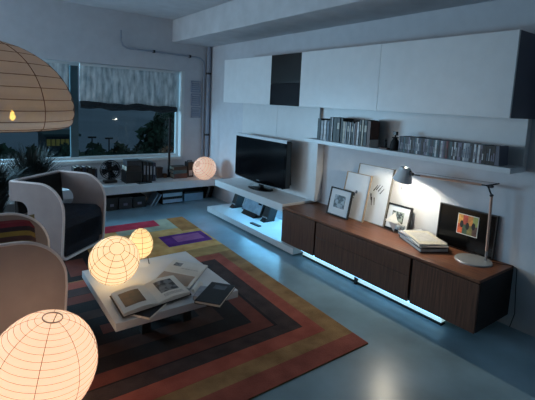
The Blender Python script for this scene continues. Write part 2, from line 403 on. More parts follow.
# disc cases in a row
ccols = ['dark blue', 'teal', 'charcoal', 'lilac grey', 'black', 'pale grey', 'grey blue', 'dark blue', 'dull red', 'charcoal', 'white', 'teal', 'lilac grey', 'dark brown']
yS, yT = on_x(398.5, 145, XB).y, on_x(495, 155, XB).y
NC = 52; step = (yS-yT)/NC
rc = random.Random(5); picks = []
for i in range(NC):
    c = rc.choice(ccols)
    if i > 45: c = 'black'
    elif 38 <= i <= 44: c = rc.choice(['white', 'charcoal', 'pale grey', 'black'])
    if i == 28: c = 'dull red'
    t = thing('disc_case', '%s disc case, %s from the left in the long row on the shelf' % (c, ordinal(i)), 'disc case', (XB+.004*rc.random(), yS-step*(i+.5), ZS1), 0, 'disc cases on the wall shelf')
    hh = .132+.004*rc.random(); w = step/2-.0004
    cs = MB().box(0, .14, -w, w, 0, hh).build('case', cover(c), t)
    MB().box(-.0008, 0, -w*.5, w*.5, hh*.2, hh*rc.uniform(.5, .9)).build('spine_print', cover(rc.choice(['pale grey', 'white', 'grey blue', 'charcoal', 'lilac grey'])), cs)
t = thing('bookend', 'grey slab bookend closing the row of disc cases', 'bookend', (XB, yT-.002, ZS1))
MB().prism([(0, 0), (-.03, 0), (-.022, .14), (0, .14)], lambda p, q, a: (a, p, q), 0, .14).build('slab', GREYC, t)
MB().box(0.0, .1, -.0305, .0, 0, .0015).build('foot_plate', DARKM, t)

# ------------------------------------------------------------------ low furniture along the right wall
XF = 2.74
# platform
PL1, PL0 = on_z(209, 206, .09).y, on_x(292.7, 252, 2.70).y
t = thing('low_platform', 'low white platform on the floor under the television shelf', 'platform', (2.70, (PL0+PL1)/2, 0))
hl = (PL1-PL0)/2
MB().box(0, XW-2.70, -hl, hl, .018, .088).build('slab', WHITE, t, bevel=.002)
MB().box(.03, XW-2.70, -hl+.03, hl-.03, 0, .018).build('plinth', BLACKM, t)
# TV shelf
yQ0, yQ1 = 3.417, on_x(215, 181, XF).y
ZT = .498
t = thing('television_shelf', 'thick white floating shelf under the television', 'shelf', (XF, (yQ0+yQ1)/2, .412))
hl = (yQ1-yQ0)/2
MB().box(0, XW-XF-.001, -hl, hl, 0, ZT-.412).build('slab', WHITE, t, bevel=.002)
LED = mat('led_cyan', (120, 200, 230), .4, emit=(120, 205, 255), estr=45.)
MB().box(.36, .385, -hl+.03, hl-.2, -.014, 0).build('led_strip', LED, t)

# sideboard
S0, S1, ZB, ZTOP = 1.247, 3.411, .0885, .474
sb = thing('sideboard', 'long walnut sideboard with drawers below the wall shelf', 'sideboard', (XF, (S0+S1)/2, ZB))
o = (S0+S1)/2
c = MB(); c.box(.024, XW-XF-.002, S0-o+.004, S1-o-.004, .004, ZTOP-ZB-.034)
c.build('carcass', DARKW, sb)
MB().box(-.004, XW-XF-.002, S0-o, S1-o, ZTOP-ZB-.022, ZTOP-ZB).build('top', WALT, sb, bevel=.0015)
MB().box(.02, XW-XF-.002, S0-o, S0-o+.004, 0, ZTOP-ZB-.022).build('side_panel', DARKW, sb)
g1a, g1b, g2a, g2b = 2.888, 2.868, 1.785, 1.765
zt = ZTOP-ZB-.030; zm = .295-ZB
for (a_, b_, z0, z1, nm) in ((g1a, S1, 0, zt, 'door'), (S0, g2b, 0, zt, 'door'), (g2a, g1b, zm+.0015, zt, 'drawer_front'), (g2a, g1b, 0, zm-.0015, 'drawer_front')):
    MB().box(0, .022, a_-o+.002, b_-o-.002, z0, z1).build(nm, WALN, sb, bevel=.001)
ADDED_LEDB = mat('added_led_blue', (120, 190, 230), .4, emit=(140, 208, 255), estr=3.6)
MB().box(.03, .10, 2.340-o, 2.360-o, -.0885, 0).build('foot', BLACKM, sb)
MB().box(.006, .020, 1.5-o, 3.08-o, -.006, 0).build('led_strip', ADDED_LEDB, sb)  # unseen strip added to throw a cyan glow on the floor
# light bars on the floor under the sideboard
BARL = mat('light_bar_diffuser', (210, 228, 230), .4, emit=(185, 228, 232), estr=.66)
for (ya, yb, lab) in ((2.365, 3.10, 'glowing white light bar under the sideboard, beside the low platform'), (1.515, 2.335, 'glowing white light bar under the sideboard, nearer the camera')):
    t = thing('light_bar', lab, 'light', (2.79, (ya+yb)/2, 0), 0, 'light bars under the sideboard')
    h = (yb-ya)/2
    MB().box(.004, .06, -h, h, 0, .026).build('foot', BLACKM, t)
    MB().prism([(0, .026), (.06, .026), (.06, .086), (.03, .086)], lambda p, q, a: (p, a, q), -h, h).build('diffuser', BARL, t)

# ------------------------------------------------------------------ television
tv = thing('television', 'black flat television with silver top edge on the white shelf', 'television', (2.99, 4.20, ZT))
y0, y1, z0, z1 = -.555, .56, .078, .665
b = MB()
b.prism([(y0, z0+.03), (y0+.05, z0+.012), (0, z0-.012), (y1-.05, z0+.012), (y1, z0+.03), (y1, z1-.02), (y1-.02, z1), (y0+.02, z1), (y0, z1-.02)], lambda p, q, a: (a, p, q), -.045, .03)
b.build('bezel', GLOSSB, tv, bevel=.004)
MB().prism([(-.52, .13), (.52, .13), (.46, .63), (-.46, .63)], lambda p, q, a: (a, p, q), .03, .085).build('rear_housing', BLACK, tv, bevel=.01)
MB().box(-.0465, -.044, y0+.035, y1-.035, z0+.055, z1-.04).build('screen', mat('tv_screen', (9, 10, 14), .14, var=.02), tv)
MB().prism([(-.049, z1-.030), (-.0455, z1+.004), (.03, z1+.004), (.03, z1+.0002), (-.0452, z1+.0002), (-.0452, z1-.030)], lambda p, q, a: (p, a, q), y0+.004, y1-.004).build('top_trim', mat('tv_trim', (206, 214, 220), .35, 0., var=.03), tv)
MB().prism([(y0+.06, z0+.014), (0, z0-.010), (y1-.06, z0+.014), (y1-.06, z0+.021), (0, z0-.003), (y0+.06, z0+.021)], lambda p, q, a: (a, p, q), -.0475, -.045).build('chin_trim', ALU, tv)
MB().box(-.0472, -.045, -.03, .03, z0+.028, z0+.038).build('logo', ALU, tv)
MB().tube([(0.01, 0, .012), (.012, 0, .12)], .035, 12).build('stand_neck', BLACK, tv, smooth=True)
MB().lathe([(.02, .02), (.21, .014), (.22, .008), (.22, 0), (.02, 0)][::-1], 32, Matrix.Scale(.58, 4, (1, 0, 0))).build('stand_base', GLOSSB, tv, smooth=True)

# stereo on the platform
zp = .088
SIL = mat('stereo_face', (132, 148, 162), .3, .3, var=.15, scale=14)
q = on_z(250.2, 215.2, zp)
st = thing('stereo_unit', 'slim tilted silver stereo between its two black speakers', 'stereo', (q.x, q.y, zp))
M = Matrix.Translation((0, 0, .035)) @ Matrix.Rotation(math.radians(20), 4, 'Y')
hw = abs(on_x(244.5, 205, q.x).y-on_x(263, 212, q.x).y)/2
MB().box(0, .05, -hw, hw, 0, .262, M).build('body', BLACK, st, bevel=.004)
fp = MB().box(-.003, 0, -hw+.012, hw-.012, .012, .25, M).build('faceplate', SIL, st)
MB().box(-.006, -.003, -hw+.03, -hw+.10, .14, .16, M).build('display', GLOSSB, fp)
for k in range(5): MB().box(-.006, -.003, .02+k*.03-.05, .035+k*.03-.05, .02, .03, M).build('button', ALU, fp)
MB().lathe([(.022, 0), (.022, .008), (.0, .008)], 14, M @ Matrix.Translation((-.003, hw-.06, .14)) @ Matrix.Rotation(-PI/2, 4, 'Y'), cap=False).build('volume_knob', ALU, fp)
MB().prism([(-.05, 0), (.09, 0), (.09, .02), (.03, .05), (0, .05)], lambda p, q_, a: (p, a, q_), -hw*.7, hw*.7).build('foot', DARKM, st)
for (px, py, pw, lab) in ((237.0, 207, 5.6, 'black speaker at the window side of the tilted stereo'), (264.2, 221.5, 7.2, 'black speaker beside the sideboard, right of the tilted stereo')):
    q2 = on_z(px, py, zp); w = pw/2/FPX*(q2-EYE).dot(FWD)*1.25
    sp = thing('loudspeaker', lab, 'speaker', (q.x+.01, q2.y, zp), 0, 'stereo speakers')
    MB().box(-.01, .11, -w, w, 0, .262, M).build('cabinet', BLACK, sp, bevel=.004)
    MB().box(-.016, -.01, -w+.006, w-.006, .03, .255, M).build('grille', BLACKM, sp)
    MB().box(-.017, -.010, -w+.006, w-.006, .008, .026, M).build('trim_strip', CHROME, sp)
    MB().prism([(-.05, 0), (.12, 0), (.12, .02), (.06, .055), (0, .05)], lambda p, q_, a: (p, a, q_), -w*.8, w*.8).build('foot', DARKM, sp)
q = on_z(255.5, 225, zp)
rm = thing('remote_control', 'slim dark remote control lying on the low white platform', 'remote', (q.x, q.y, zp), math.radians(4))
rb = MB().box(-.022, .022, -.09, .09, 0, .014).build('body', DARKM, rm, bevel=.003)
for i in range(5): MB().box(-.012, .012, -.07+i*.03, -.055+i*.03, .014, .016).build('button', BLACK, rb)

# ------------------------------------------------------------------ bench under the window and its load
YB_, ZBN = 5.60, .37
bx1 = XW-.012
bn = thing('window_bench', 'long white bench running under the window', 'bench', (1.4, YB_, ZBN-.115))
MB().box(-2.4, bx1-1.4, 0, YW-YB_-.001, 0, .115).build('slab', WHITE, bn, bevel=.002)
for xx in (-2.2, -.75, .55, 1.6): MB().box(xx, xx+.03, .30, YW-YB_-.02, -(ZBN-.115), 0).build('support', BLACKM, bn)
LIT = {}
def bbox_px(name, label, cat, x0, x1, ytop, ybot, m, depth, parts=None, group=None, bev=.002, yb=None, zbase=ZBN):
    """a thing whose front bottom edge touches the plane z=zbase at the pixel row ybot"""
    q = on_z((x0+x1)/2, ybot, zbase); Y = q.y if yb is None else yb
    a = on_y(x0, ybot, Y); b = on_y(x1, ybot, Y); top = on_y((x0+x1)/2, ytop, Y).z
    t = thing(name, label, cat, ((a.x+b.x)/2, Y, zbase), 0, group)
    w = (b.x-a.x)/2; h = top-zbase
    return t, w, h
def stacked(name, label, cat, x0, x1, yt, yb_, m, d=.2, group=None, Y=None, zbase=ZBN, pages=True):
    t, w, h = bbox_px(name, label, cat, x0, x1, yt, yb_, m, d, group=group, yb=Y, zbase=zbase)
    if pages:
        MB().box(-w, w, 0, d, 0, h*.14).box(-w, w, 0, d, h*.86, h).box(-w, w, 0, .004, h*.14, h*.86).build('cover', m, t)
        MB().box(-w+.004, w-.004, .006, d-.003, h*.14, h*.86).build('page_block', CREAM, t)
    else:
        MB().box(-w, w, 0, d, 0, h*.78).build('box_body', m, t, bevel=.002)
        MB().box(-w-.003, w+.003, -.003, d+.003, h*.78+.0005, h).build('lid', m, t, bevel=.002)
    return t
# desk fan
q = on_z(111, 183, ZBN); YFN = q.y+.05
fn = thing('desk_fan', 'black desk fan with round wire cage on the window bench', 'fan', (q.x, YFN, ZBN))
MB().box(-.085, .085, -.06, .06, 0, .035).build('base', BLACK, fn, bevel=.006)
rz = math.radians(-15)
zc = on_y(111.5, 169.5, YFN).z-ZBN; R = 9.4/FPX*(Vector((q.x, YFN, ZBN))-EYE).dot(FWD)
MB().tube([(0, .03, .03), (0, .03, zc-.02)], .014, 8).build('post', BLACK, fn, smooth=True)
MB().lathe([(.03, -.02), (.05, -.01), (.05, .06), (.02, .08)], 14, Matrix.Translation((0, .03, zc)) @ Matrix.Rotation(-PI/2, 4, 'X')).build('motor', BLACK, fn, smooth=True)
cg = MB()
for rr in (1, .82, .62, .42): cg.tube([(R*rr*math.cos(2*PI*k/28), -.05+.03*(1-rr), zc+R*rr*math.sin(2*PI*k/28)) for k in range(28)], .0045, 5, True)
for k in range(16):
    an = 2*PI*k/16; an2 = an+.5
    cg.tube([(.03*math.cos(an), -.028, zc+.03*math.sin(an)), (R*.55*math.cos(an+.25), -.042, zc+R*.55*math.sin(an+.25)), (R*math.cos(an2), -.05, zc+R*math.sin(an2))], .003, 4)
cg.tube([(R*math.cos(2*PI*k/28), .0, zc+R*math.sin(2*PI*k/28)) for k in range(28)], .006, 5, True)
cg.build('cage', DARKM, fn)
for k in range(4):
    an = 2*PI*k/4+.3
    MB().prism([(.02, -.02), (R*.8, -.055), (R*.9, .0), (R*.8, .05), (.02, .02)], lambda p, q_, a, an=an: (p*math.cos(an)-q_*math.sin(an), a+q_*.3, zc+p*math.sin(an)+q_*math.cos(an)), -.012, -.009).build('blade', GLOSSB, fn)
# wire ring ornament
q = on_z(121.8, 179.5, ZBN)
wo_ = thing('wire_ornament', 'pale wire ring ornament on a foot beside the desk fan', 'ornament', (q.x, q.y, ZBN))
MB().lathe([(.03, 0), (.03, .008), (.004, .012), (.004, .05)], 12).build('foot', ALU, wo_, smooth=True)
for k in range(3):
    rr = .10-.022*k
    MB().tube([(rr*.6*math.cos(2*PI*i/24), 0, .15+rr*math.sin(2*PI*i/24)) for i in range(24)], .0035, 5, True).build('wire_loop', ALU, wo_)
# dark books behind the armchair
for i, (x0, x1, tp) in enumerate(((74, 77, 168), (77.3, 80, 167), (80.3, 83, 168.4), (83.3, 86, 167.2), (86.3, 88.6, 168.2), (88.9, 92, 167.4), (92.3, 95, 168.6), (95.3, 97.5, 169))):
    q = on_y(x0, 181, 5.82); b_ = on_y(x1, 181, 5.82); h = on_y(x0, tp, 5.82).z-ZBN
    cc = ['black', 'charcoal', 'dark brown', 'dark blue'][i % 4]
    t = thing('book', '%s book, %s from the left behind the armchair on the bench' % (cc, ordinal(i)), 'book', ((q.x+b_.x)/2, 5.82, ZBN), 0, 'books on the bench behind the armchair')
    w = (b_.x-q.x)/2-.0005
    MB().box(-w, w, 0, .003, 0, h).box(-w, -w+.003, 0, .17, 0, h).box(w-.003, w, 0, .17, 0, h).build('cover', cover(cc), t)
    MB().box(-w+.003, w-.003, .003, .165, .002, h-.004).build('page_block', CREAM, t)
# stack of dark boxes, upright folders, small boxes
stacked('storage_box', 'wide dark box lowest in the stack right of the fan', 'box', 126, 142.4, 171.5, 179.5, cover('black'), .22, Y=5.72, pages=False)
zz1 = on_y(134, 171.5, 5.72).z+.001
stacked('album', 'dark photo album on top of the wide dark box', 'album', 126.5, 142, 165.5, 171, cover('dark brown'), .2, Y=5.72, zbase=zz1)
zz2 = on_y(134, 165.5, 5.72).z+.001
stacked('storage_box', 'shallow dark box topmost in the stack right of the fan', 'box', 127, 141.5, 160.5, 165, cover('charcoal'), .18, Y=5.72, zbase=zz2, pages=False)
for i, (x0, x1, tp, cc) in enumerate(((143, 146.2, 161.5, 'black'), (146.5, 149.2, 162, 'charcoal'), (149.5, 152.6, 162.4, 'black'), (152.9, 155.8, 163, 'dark blue'))):
    t, w, h = bbox_px('folder', '%s upright folder, %s from the dark box stack' % (cc, ordinal(i)), 'folder', x0, x1, tp, 178, None, .2, group='upright folders on the bench', yb=5.76)
    MB().box(-w+.0005, w-.0005, 0, .22, 0, h).build('shell', cover(cc), t, bevel=.002)
    MB().box(-w*.5, w*.5, -.001, 0, h*.35, h*.8).build('spine_label', cover('pale grey'), t)
stacked('tea_box', 'small brown box beside the upright folders', 'box', 157, 162.6, 167.5, 178, mat('brown_card', (70, 52, 46), .7), .1, pages=False)
stacked('trinket_box', 'tiny orange box at the foot of the black stand', 'box', 163.6, 167, 174, 177.8, mat('orange_card', (110, 68, 44), .7), .06, pages=False)
t, w, h = bbox_px('tablet', 'flat dark tablet lying at the front of the bench', 'tablet', 137.5, 153.5, 178.8, 183, None, .1, yb=5.625)
M = Matrix.Rotation(math.radians(8), 4, 'Z')
MB().box(-w*.9, w*.9, 0.0, .08, 0, .022, M).build('body', BLACK, t, bevel=.004)
MB().box(-w*.8, w*.8, .008, .072, .022, .0235, M).build('screen', GLOSSB, t)
# black slim stand
q = on_z(170, 177, ZBN)
sd = thing('stand', 'tall slim black stand with square foot before the window jamb', 'stand', (q.x, q.y+.05, ZBN))
MB().box(-.05, .05, -.05, .05, 0, .022).build('foot', BLACKM, sd, bevel=.003)
hz = on_y(171.8, 118, q.y+.05).z-ZBN
MB().prism([(-.014, .022), (.014, .022), (.02, hz), (-.012, hz)], lambda p, q_, a: (p, a, q_), -.015, .015).build('upright', BLACKM, sd, bevel=.003)
# flat books stack
zz = ZBN; prev = 176.8
for i, (tp, cc, x0, x1, lab) in enumerate(((173.6, 'rust brown', 174, 187.4, 'rust brown book lowest in the flat pile by the paper globe'), (170.2, 'teal', 173.4, 186.6, 'dark teal book in the middle of the flat pile'), (166.8, 'dark brown', 174, 187, 'dark brown book on top of the flat pile'))):
    stacked('book', lab, 'book', x0, x1, tp, prev, cover(cc), .17, Y=5.80, zbase=zz, group='flat book pile on the bench')
    zz = on_y((x0+x1)/2, tp, 5.80).z+.0006; prev = tp
t, w, h = bbox_px('radio', 'small black radio with pale label beside the paper globe', 'radio', 187.6, 193.6, 160.5, 175.5, None, .1, yb=5.84)
MB().box(-w, w, 0, .12, 0, h*.9).build('case', BLACK, t, bevel=.005)
MB().box(-w*.55, w*.55, -.003, 0, h*.1, h*.42).build('pale_label', cover('pale grey'), t)
MB().tube([(-w*.7, .05, h*.9), (-w*.7, .05, h*.98), (w*.7, .05, h*.98), (w*.7, .05, h*.9)], .006, 6).build('handle', DARKM, t)
# under the bench
YU = 5.74
PALEB = mat('pale_blue_card', (168, 190, 208), .6, var=.06)
for i, (x0, x1, tp, bt, cc, lab) in enumerate(((106, 118, 198, 209, 'black', 'dark box under the bench next to the armchair'), (119, 132, 197.5, 208, 'charcoal', 'dark box under the bench, second from the armchair'), (133, 146, 196.5, 206.5, 'black', 'dark box under the bench beside the leaning magazines'))):
    t, w, h = bbox_px('floor_box', lab, 'box', x0, x1, tp, bt, None, .2, group='dark boxes under the bench', yb=YU, zbase=0)
    MB().box(-w, w, 0, .24, 0, h*.75).build('box_body', cover(cc), t, bevel=.002)
    MB().box(-w-.003, w+.003, -.004, .244, h*.75, h).build('lid', cover(cc), t, bevel=.002)
    MB().box(-w*.3, w*.3, -.002, 0, h*.3, h*.5).build('paper_label', cover('lilac grey'), t)
for i, (x0, x1) in enumerate(((146.6, 151.5), (151.0, 158))):
    a_ = on_z(x0, 203.5, 0); t = thing('magazine', ('pale leaning magazine under the bench, left one of two', 'pale leaning magazine under the bench, right one of two')[i], 'magazine', (a_.x, YU, 0), 0, 'leaning magazines under the bench')
    M = Matrix.Rotation(math.radians(32), 4, 'Y')
    MB().box(0, .012, 0, .2, 0.0, .19, M).build('pages', PALEB, t); MB().box(.012, .015, 0, .2, 0.0, .19, M).build('back_cover', cover('charcoal'), t)
t, w, h = bbox_px('letter_tray', 'dark letter tray with two pale blue drawers under the bench', 'tray', 162.5, 182.5, 191.2, 203, None, .2, yb=YU, zbase=0)
MB().box(-w, w, 0.004, .25, 0, h).build('shell', BLACKM, t)
for z0 in (.10, .58): MB().box(-w+.006, w-.006, -.002, .006, h*z0, h*(z0+.27)).build('drawer', PALEB, t)
t, w, h = bbox_px('file_box', 'pale blue file box with dark edge under the bench', 'box', 184.4, 203, 191.2, 199.7, None, .2, yb=5.80, zbase=0)
MB().box(-w, w, 0, .25, 0.0, h*.8).build('box_body', PALEB, t, bevel=.002); MB().box(-w-.003, w+.003, -.004, .254, h*.8, h).build('lid', BLACKM, t, bevel=.002)
for i, (x0, cc) in enumerate(((204, 'black'), (206.6, 'pale grey'), (209, 'charcoal'), (211.4, 'black'))):
    a_ = on_z(x0, 198.2, 0); t = thing('book', '%s book leaning under the bench end, %s from the file box' % (cc, ordinal(i)), 'book', (a_.x, 5.86, 0), 0, 'books leaning under the bench end')
    M = Matrix.Rotation(math.radians(17), 4, 'Y')
    MB().box(0, .024, 0, .004, .0, .19, M).box(0, .003, 0, .16, .0, .19, M).box(.021, .024, 0, .16, .0, .19, M).build('cover', cover(cc), t); MB().box(.003, .021, .004, .155, .003, .186, M).build('page_block', CREAM, t)

# ------------------------------------------------------------------ paper lanterns
WIRE = mat('lantern_wire', (150, 112, 76), .7, var=.1)
WIREF = mat('lantern_wire_pale', (176, 132, 112), .7, var=.1)
WIREP = mat('lantern_wire_pendant', (128, 94, 78), .7, var=.1)
WIRED = mat('lantern_wire_dark', (105, 70, 56), .7, var=.1)
PAPW = paper_mat('lantern_paper_warm', (250, 240, 220), (255, 222, 176), .42)
PAPE = paper_mat('lantern_paper_egg', (250, 240, 210), (255, 216, 150), .45)
PAPF = paper_mat('lantern_paper_floor', (250, 240, 230), (255, 214, 180), .40)
PAPB = paper_mat('lantern_paper_bench', (250, 236, 225), (255, 205, 180), .22)
PAPP = paper_mat('lantern_paper_pendant', (215, 200, 188), (255, 200, 150), .028, .05)
def bulb(parent, loc, power, col=(1, .77, .5), rad=.03):
    l = bpy.data.lights.new('bulb_light', 'POINT'); l.energy = power; l.color = col; l.shadow_soft_size = rad
    o = bpy.data.objects.new('bulb_light', l); COL.objects.link(o); o.parent = parent; o.location = loc
def lantern(name, label, center, prof, axis, paper, nring, nmer, base_off, wire, wr_, power, bulb_off=(0, 0, 0), puff=.0, base=None, merw=None, close_top=False, group=None):
    """prof(t)-> (radius, height along axis), t 0..1 bottom to top"""
    center = Vector(center); R = Vector(axis).normalized().to_track_quat('Z', 'Y').to_matrix().to_4x4()
    root = thing(name, label, 'lantern', (center.x, center.y, center.z-base_off), 0, group)
    M = Matrix.Translation((0, 0, base_off)) @ R
    n = 48; seg = 4; P = []
    for i in range(nring*seg+1):
        t = i/(nring*seg); r, z_ = prof(t); k = (i % seg)/seg
        P.append((r*(1+puff*math.sin(PI*k)), z_))
    m = MB(); m.lathe(P, n, M, cap=False)
    m.build('paper_shade', paper, root, smooth=True)
    for i in range(nring+1):
        r, z_ = prof(i/nring)
        MB().tube([M @ Vector((r*1.004*math.cos(2*PI*k/40), r*1.004*math.sin(2*PI*k/40), z_)) for k in range(40)], wr_, 4, True).build('wire_rib', wire, root)
    for k in range(nmer):
        an = 2*PI*k/nmer+.35
        MB().tube([M @ Vector((prof(i/20)[0]*(1.004+puff*.8)*math.cos(an), prof(i/20)[0]*(1.004+puff*.8)*math.sin(an), prof(i/20)[1])) for i in range(21)], (merw or wr_)*.9, 4).build('paper_seam', wire, root)
    if close_top:
        r, z_ = prof(1); MB().lathe([(r, z_), (r*.5, z_+r*.06), (.001, z_+r*.08)], 32, M, cap=False).build('paper_cap', paper, root, smooth=True)
    bulb(root, M @ Vector(bulb_off), power)
    return root, M
def ball(R, sq=1., t0=.06, t1=.94):
    def f(t):
        a = -PI/2+PI*(t0+(t1-t0)*t); return R*math.cos(a), R*sq*math.sin(a)
    return f
def camdir(a, b, c): return RGT*a + UPV*b - FWD*c
ZTAB = .28
# globe on the coffee table
gR = .168; d = ray(114.5, 260.3); gc = EYE + d*(gR*FPX/24.3); gc.z = ZTAB+gR-.001
gxy = on_z(114.5, 260.3, gc.z); gc.x, gc.y = gxy.x, gxy.y
lantern('paper_globe_lamp', 'round glowing paper globe lamp on the white coffee table', gc, ball(gR, 1, .10, .91), camdir(.36, .66, .66), PAPW, 10, 8, gR-.0005, WIRE, .0017, .55, (0, 0, -.02), .012, close_top=True)
# egg lamp on little legs
ec = on_z(140.6, 243.3, .455)
def egg(t):
    a = -PI/2+PI*(.12+.80*t); z_ = .118*math.sin(a); return .088*math.cos(a)*(1-.12*math.sin(a)) + .004, z_
er, eM = lantern('paper_egg_lamp', 'small egg-shaped paper lamp on wire legs behind the globe lamp', ec, egg, (0, 0, 1), PAPE, 7, 6, ec.z-ZTAB, WIRE, .0017, .2, (0, 0, -.02), .02, close_top=True)
for k in range(3):
    an = [-2.2, -.3, 1.9][k]
    MB().tube([(.052*math.cos(an), .052*math.sin(an), ec.z-ZTAB-.10), (.066*math.cos(an), .066*math.sin(an), .001)], .0030, 6).build('leg', BLACK, er)
# big lantern on the floor
fR = .247; fc = EYE + ray(43.5, 372)*(2.03)
fv = .262
def big(t):
    a = -PI/2+PI*(.09+.86*t); return fR*math.cos(a)**.92, fv*math.sin(a)
lr, lM = lantern('floor_paper_lantern', 'large white paper lantern standing on the floor before the armchairs', (fc.x, fc.y, fv*.962), big, Vector((0, 0, 1))+RGT*.2, PAPF, 22, 8, fv*.962, WIREF, .0010, 1.3, (0, 0, .0), .006, merw=.0016)
r_, z_ = big(1)
MB().tube([lM @ Vector((r_*math.cos(2*PI*k/24), r_*math.sin(2*PI*k/24), z_+.004)) for k in range(24)], .0025, 6, True).build('top_ring', mat('lantern_ring', (190, 168, 156), .6), lr)
MB().tube([lM @ Vector((-r_, 0, z_+.004)), lM @ Vector((-r_*.3, 0, z_-.03)), lM @ Vector((r_*.3, 0, z_-.03)), lM @ Vector((r_, 0, z_+.004))], .002, 5).build('wire_hanger', DARKM, lr)
# globe on the bench
bR = .178; bc = EYE + ray(204.6, 167)*(bR*FPX/11.6); bc = on_y(204.6, 167, min(bc.y, YW-.25-bR*.2)); bc.z = ZBN+bR-.001
lantern('paper_globe_lamp', 'glowing paper globe lamp in the corner at the end of the bench', bc, ball(bR, 1, .08, .92), camdir(-.45, .40, .80), PAPB, 11, 6, bR-.0005, WIRED, .0016, .4, (0, 0, 0), .012)
# hanging lantern
pc = EYE + ray(-14, 103)*(.4*FPX/86)
PPR = [(.355, -.115), (.385, -.105), (.398, -.07), (.402, -.02), (.394, .03), (.375, .085), (.343, .14), (.295, .195), (.23, .243), (.155, .28), (.08, .30), (.035, .305)]
def pend(t):
    x = t*(len(PPR)-1); i = min(int(x), len(PPR)-2); k = x-i
    return tuple((PPR[i][j]*(1-k)+PPR[i+1][j]*k)*(.905, .95)[j] for j in (0, 1))
pr_, pM = lantern('hanging_paper_lantern', 'huge dome-shaped paper lantern hanging at the upper left', pc, pend, (0, 0, 1), PAPP, 11, 7, 0.0, WIREP, .0016, .30, (.06, -.05, -.04), .022, merw=.0026)
MB().tube([(0, 0, .30), (0, 0, ZC-pc.z)], .004, 6).build('cord', BLACK, pr_)
MB().lathe([(.036, .300), (.036, .312), (.01, .32), (.01, .36)], 14).build('ceiling_fitting', DARKM, pr_, smooth=True)
bp_ = on_y(12.5, 117, pc.y-.14)-pc
MB().lathe([(.003, -.016), (.009, -.010), (.012, 0), (.009, .010), (.004, .03)], 12, Matrix.Translation(bp_)).build('bulb', mat('bulb_glass', (255, 220, 150), .3, emit=(255, 200, 90), estr=26), pr_, smooth=True)
MB().tube([bp_+Vector((0, 0, .03)), bp_+Vector((-.03, .05, .15)), (0, 0, .30)], .004, 6).build('bulb_cable', DARKM, pr_)

# ------------------------------------------------------------------ armchairs
EDGE = mat('chair_lit_rim', (236, 228, 228), .4, var=.02)  # same laminate as the shell; light caught by the rims put into colour
SHELL = mat('chair_shell', (164, 152, 152), .45, var=.03)
def armchair(label, loc, rot, W=.656, D=.53, group='tub armchairs'):
    # local: x along the width, -y is the front, y=0 front plane .. y=D back
    t = thing('armchair', label, 'armchair', loc, rot, group)
    th = .024; H = .728
    def side():
        P = [(0, .10), (-.008, .22), (-.016, .34), (-.02, .42)]
        for i in range(1, 13):
            a = PI/2*i/12; P.append((-.02+.255*(1-math.cos(a)), .47+(H-.47)*math.sin(a)))
        P += [(D, H), (D, .545)]
        for i in range(0, 9):
            a = PI/2-PI*i/8; P.append((D-.09-.085*math.cos(a), .455+.09*math.sin(a)))
        P += [(D, .365), (D, .10)]
        return P
    s = MB(); hw = W/2
    s.prism(side(), lambda p, q, a: (a, p, q), -hw, -hw+th)
    s.prism(side(), lambda p, q, a: (a, p, q), hw-th, hw)
    # U shaped base with rounded corners
    R = .075; O = []; I = []
    for i in range(9):
        a = PI + PI/2*i/8; O.append((-hw+R+R*math.cos(a), R+R*math.sin(a)))
    for i in range(9):
        a = -PI/2 + PI/2*i/8; O.append((hw-R+R*math.cos(a), R+R*math.sin(a)))
    r2 = R-th
    for i in range(9):
        a = -PI/2*i/8; I.append((hw-R+r2*math.cos(a), R+r2*math.sin(a)))
    for i in range(9):
        a = -PI/2-PI/2*i/8; I.append((-hw+R+r2*math.cos(a), R+r2*math.sin(a)))
    poly = [(-hw, .10)] + O + [(hw, .10), (hw-th, .10)] + I + [(-hw+th, .10)]
    s.prism(poly, lambda p, q, a: (p, a, q), 0, D)
    # back band
    s.box(-hw, hw, D, D+th, .545, H); s.box(-hw+.10, hw-.10, D, D+th, .0, .545)
    s.build('shell', SHELL, t, bevel=.003)
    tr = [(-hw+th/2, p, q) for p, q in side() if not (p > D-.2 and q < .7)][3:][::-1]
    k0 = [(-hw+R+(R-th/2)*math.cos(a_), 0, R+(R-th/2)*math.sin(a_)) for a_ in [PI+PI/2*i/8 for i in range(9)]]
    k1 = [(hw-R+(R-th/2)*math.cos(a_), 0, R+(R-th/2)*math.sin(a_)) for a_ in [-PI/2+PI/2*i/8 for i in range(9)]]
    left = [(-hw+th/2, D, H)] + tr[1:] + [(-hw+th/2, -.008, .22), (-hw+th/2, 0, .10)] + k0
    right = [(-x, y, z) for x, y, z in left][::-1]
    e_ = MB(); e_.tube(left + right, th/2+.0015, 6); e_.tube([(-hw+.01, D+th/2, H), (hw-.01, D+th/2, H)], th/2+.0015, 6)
    e_.build('lit_rim', EDGE, t, smooth=True)  # tube added along the rims to carry their painted light
    # upholstery
    w = hw-th-.002
    P = [(.012, .03), (.004, .12), (.004, .30), (.02, .375), (.07, .405), (.2, .40), (D-.01, .375), (D-.01, .03)]
    MB().prism(P, lambda p, q, a: (a, p, q), -w+.05, w-.05).build('seat_base', NAVY, t)
    MB().prism([(.004, .085), (.004, .31), (.02, .378), (.07, .407), (.2, .402), (D-.008, .377), (D-.008, .085)], lambda p, q, a: (a, p, q), -w, w).build('seat_cushion', NAVY, t, bevel=.006)
    MB().prism([(D-.055, .41), (D-.008, .385), (D-.004, .715), (D-.022, .715)], lambda p, q, a: (a, p, q), -w+.0, w-.0).build('back_pad', BLKF, t, bevel=.004)
    return t
L = on_z(61.5, 263, .016); Rr = on_z(104, 240.6, .016)
cen = (L+Rr)/2; rot = math.atan2(Rr.y-L.y, Rr.x-L.x)
armchair('white tub armchair with dark navy seat between the plant and the table', cen, rot, (Rr-L).length)
armchair('white tub armchair cut by the frame edge, behind the floor lantern', (.424, 2.945, .016), PI/2, .69)
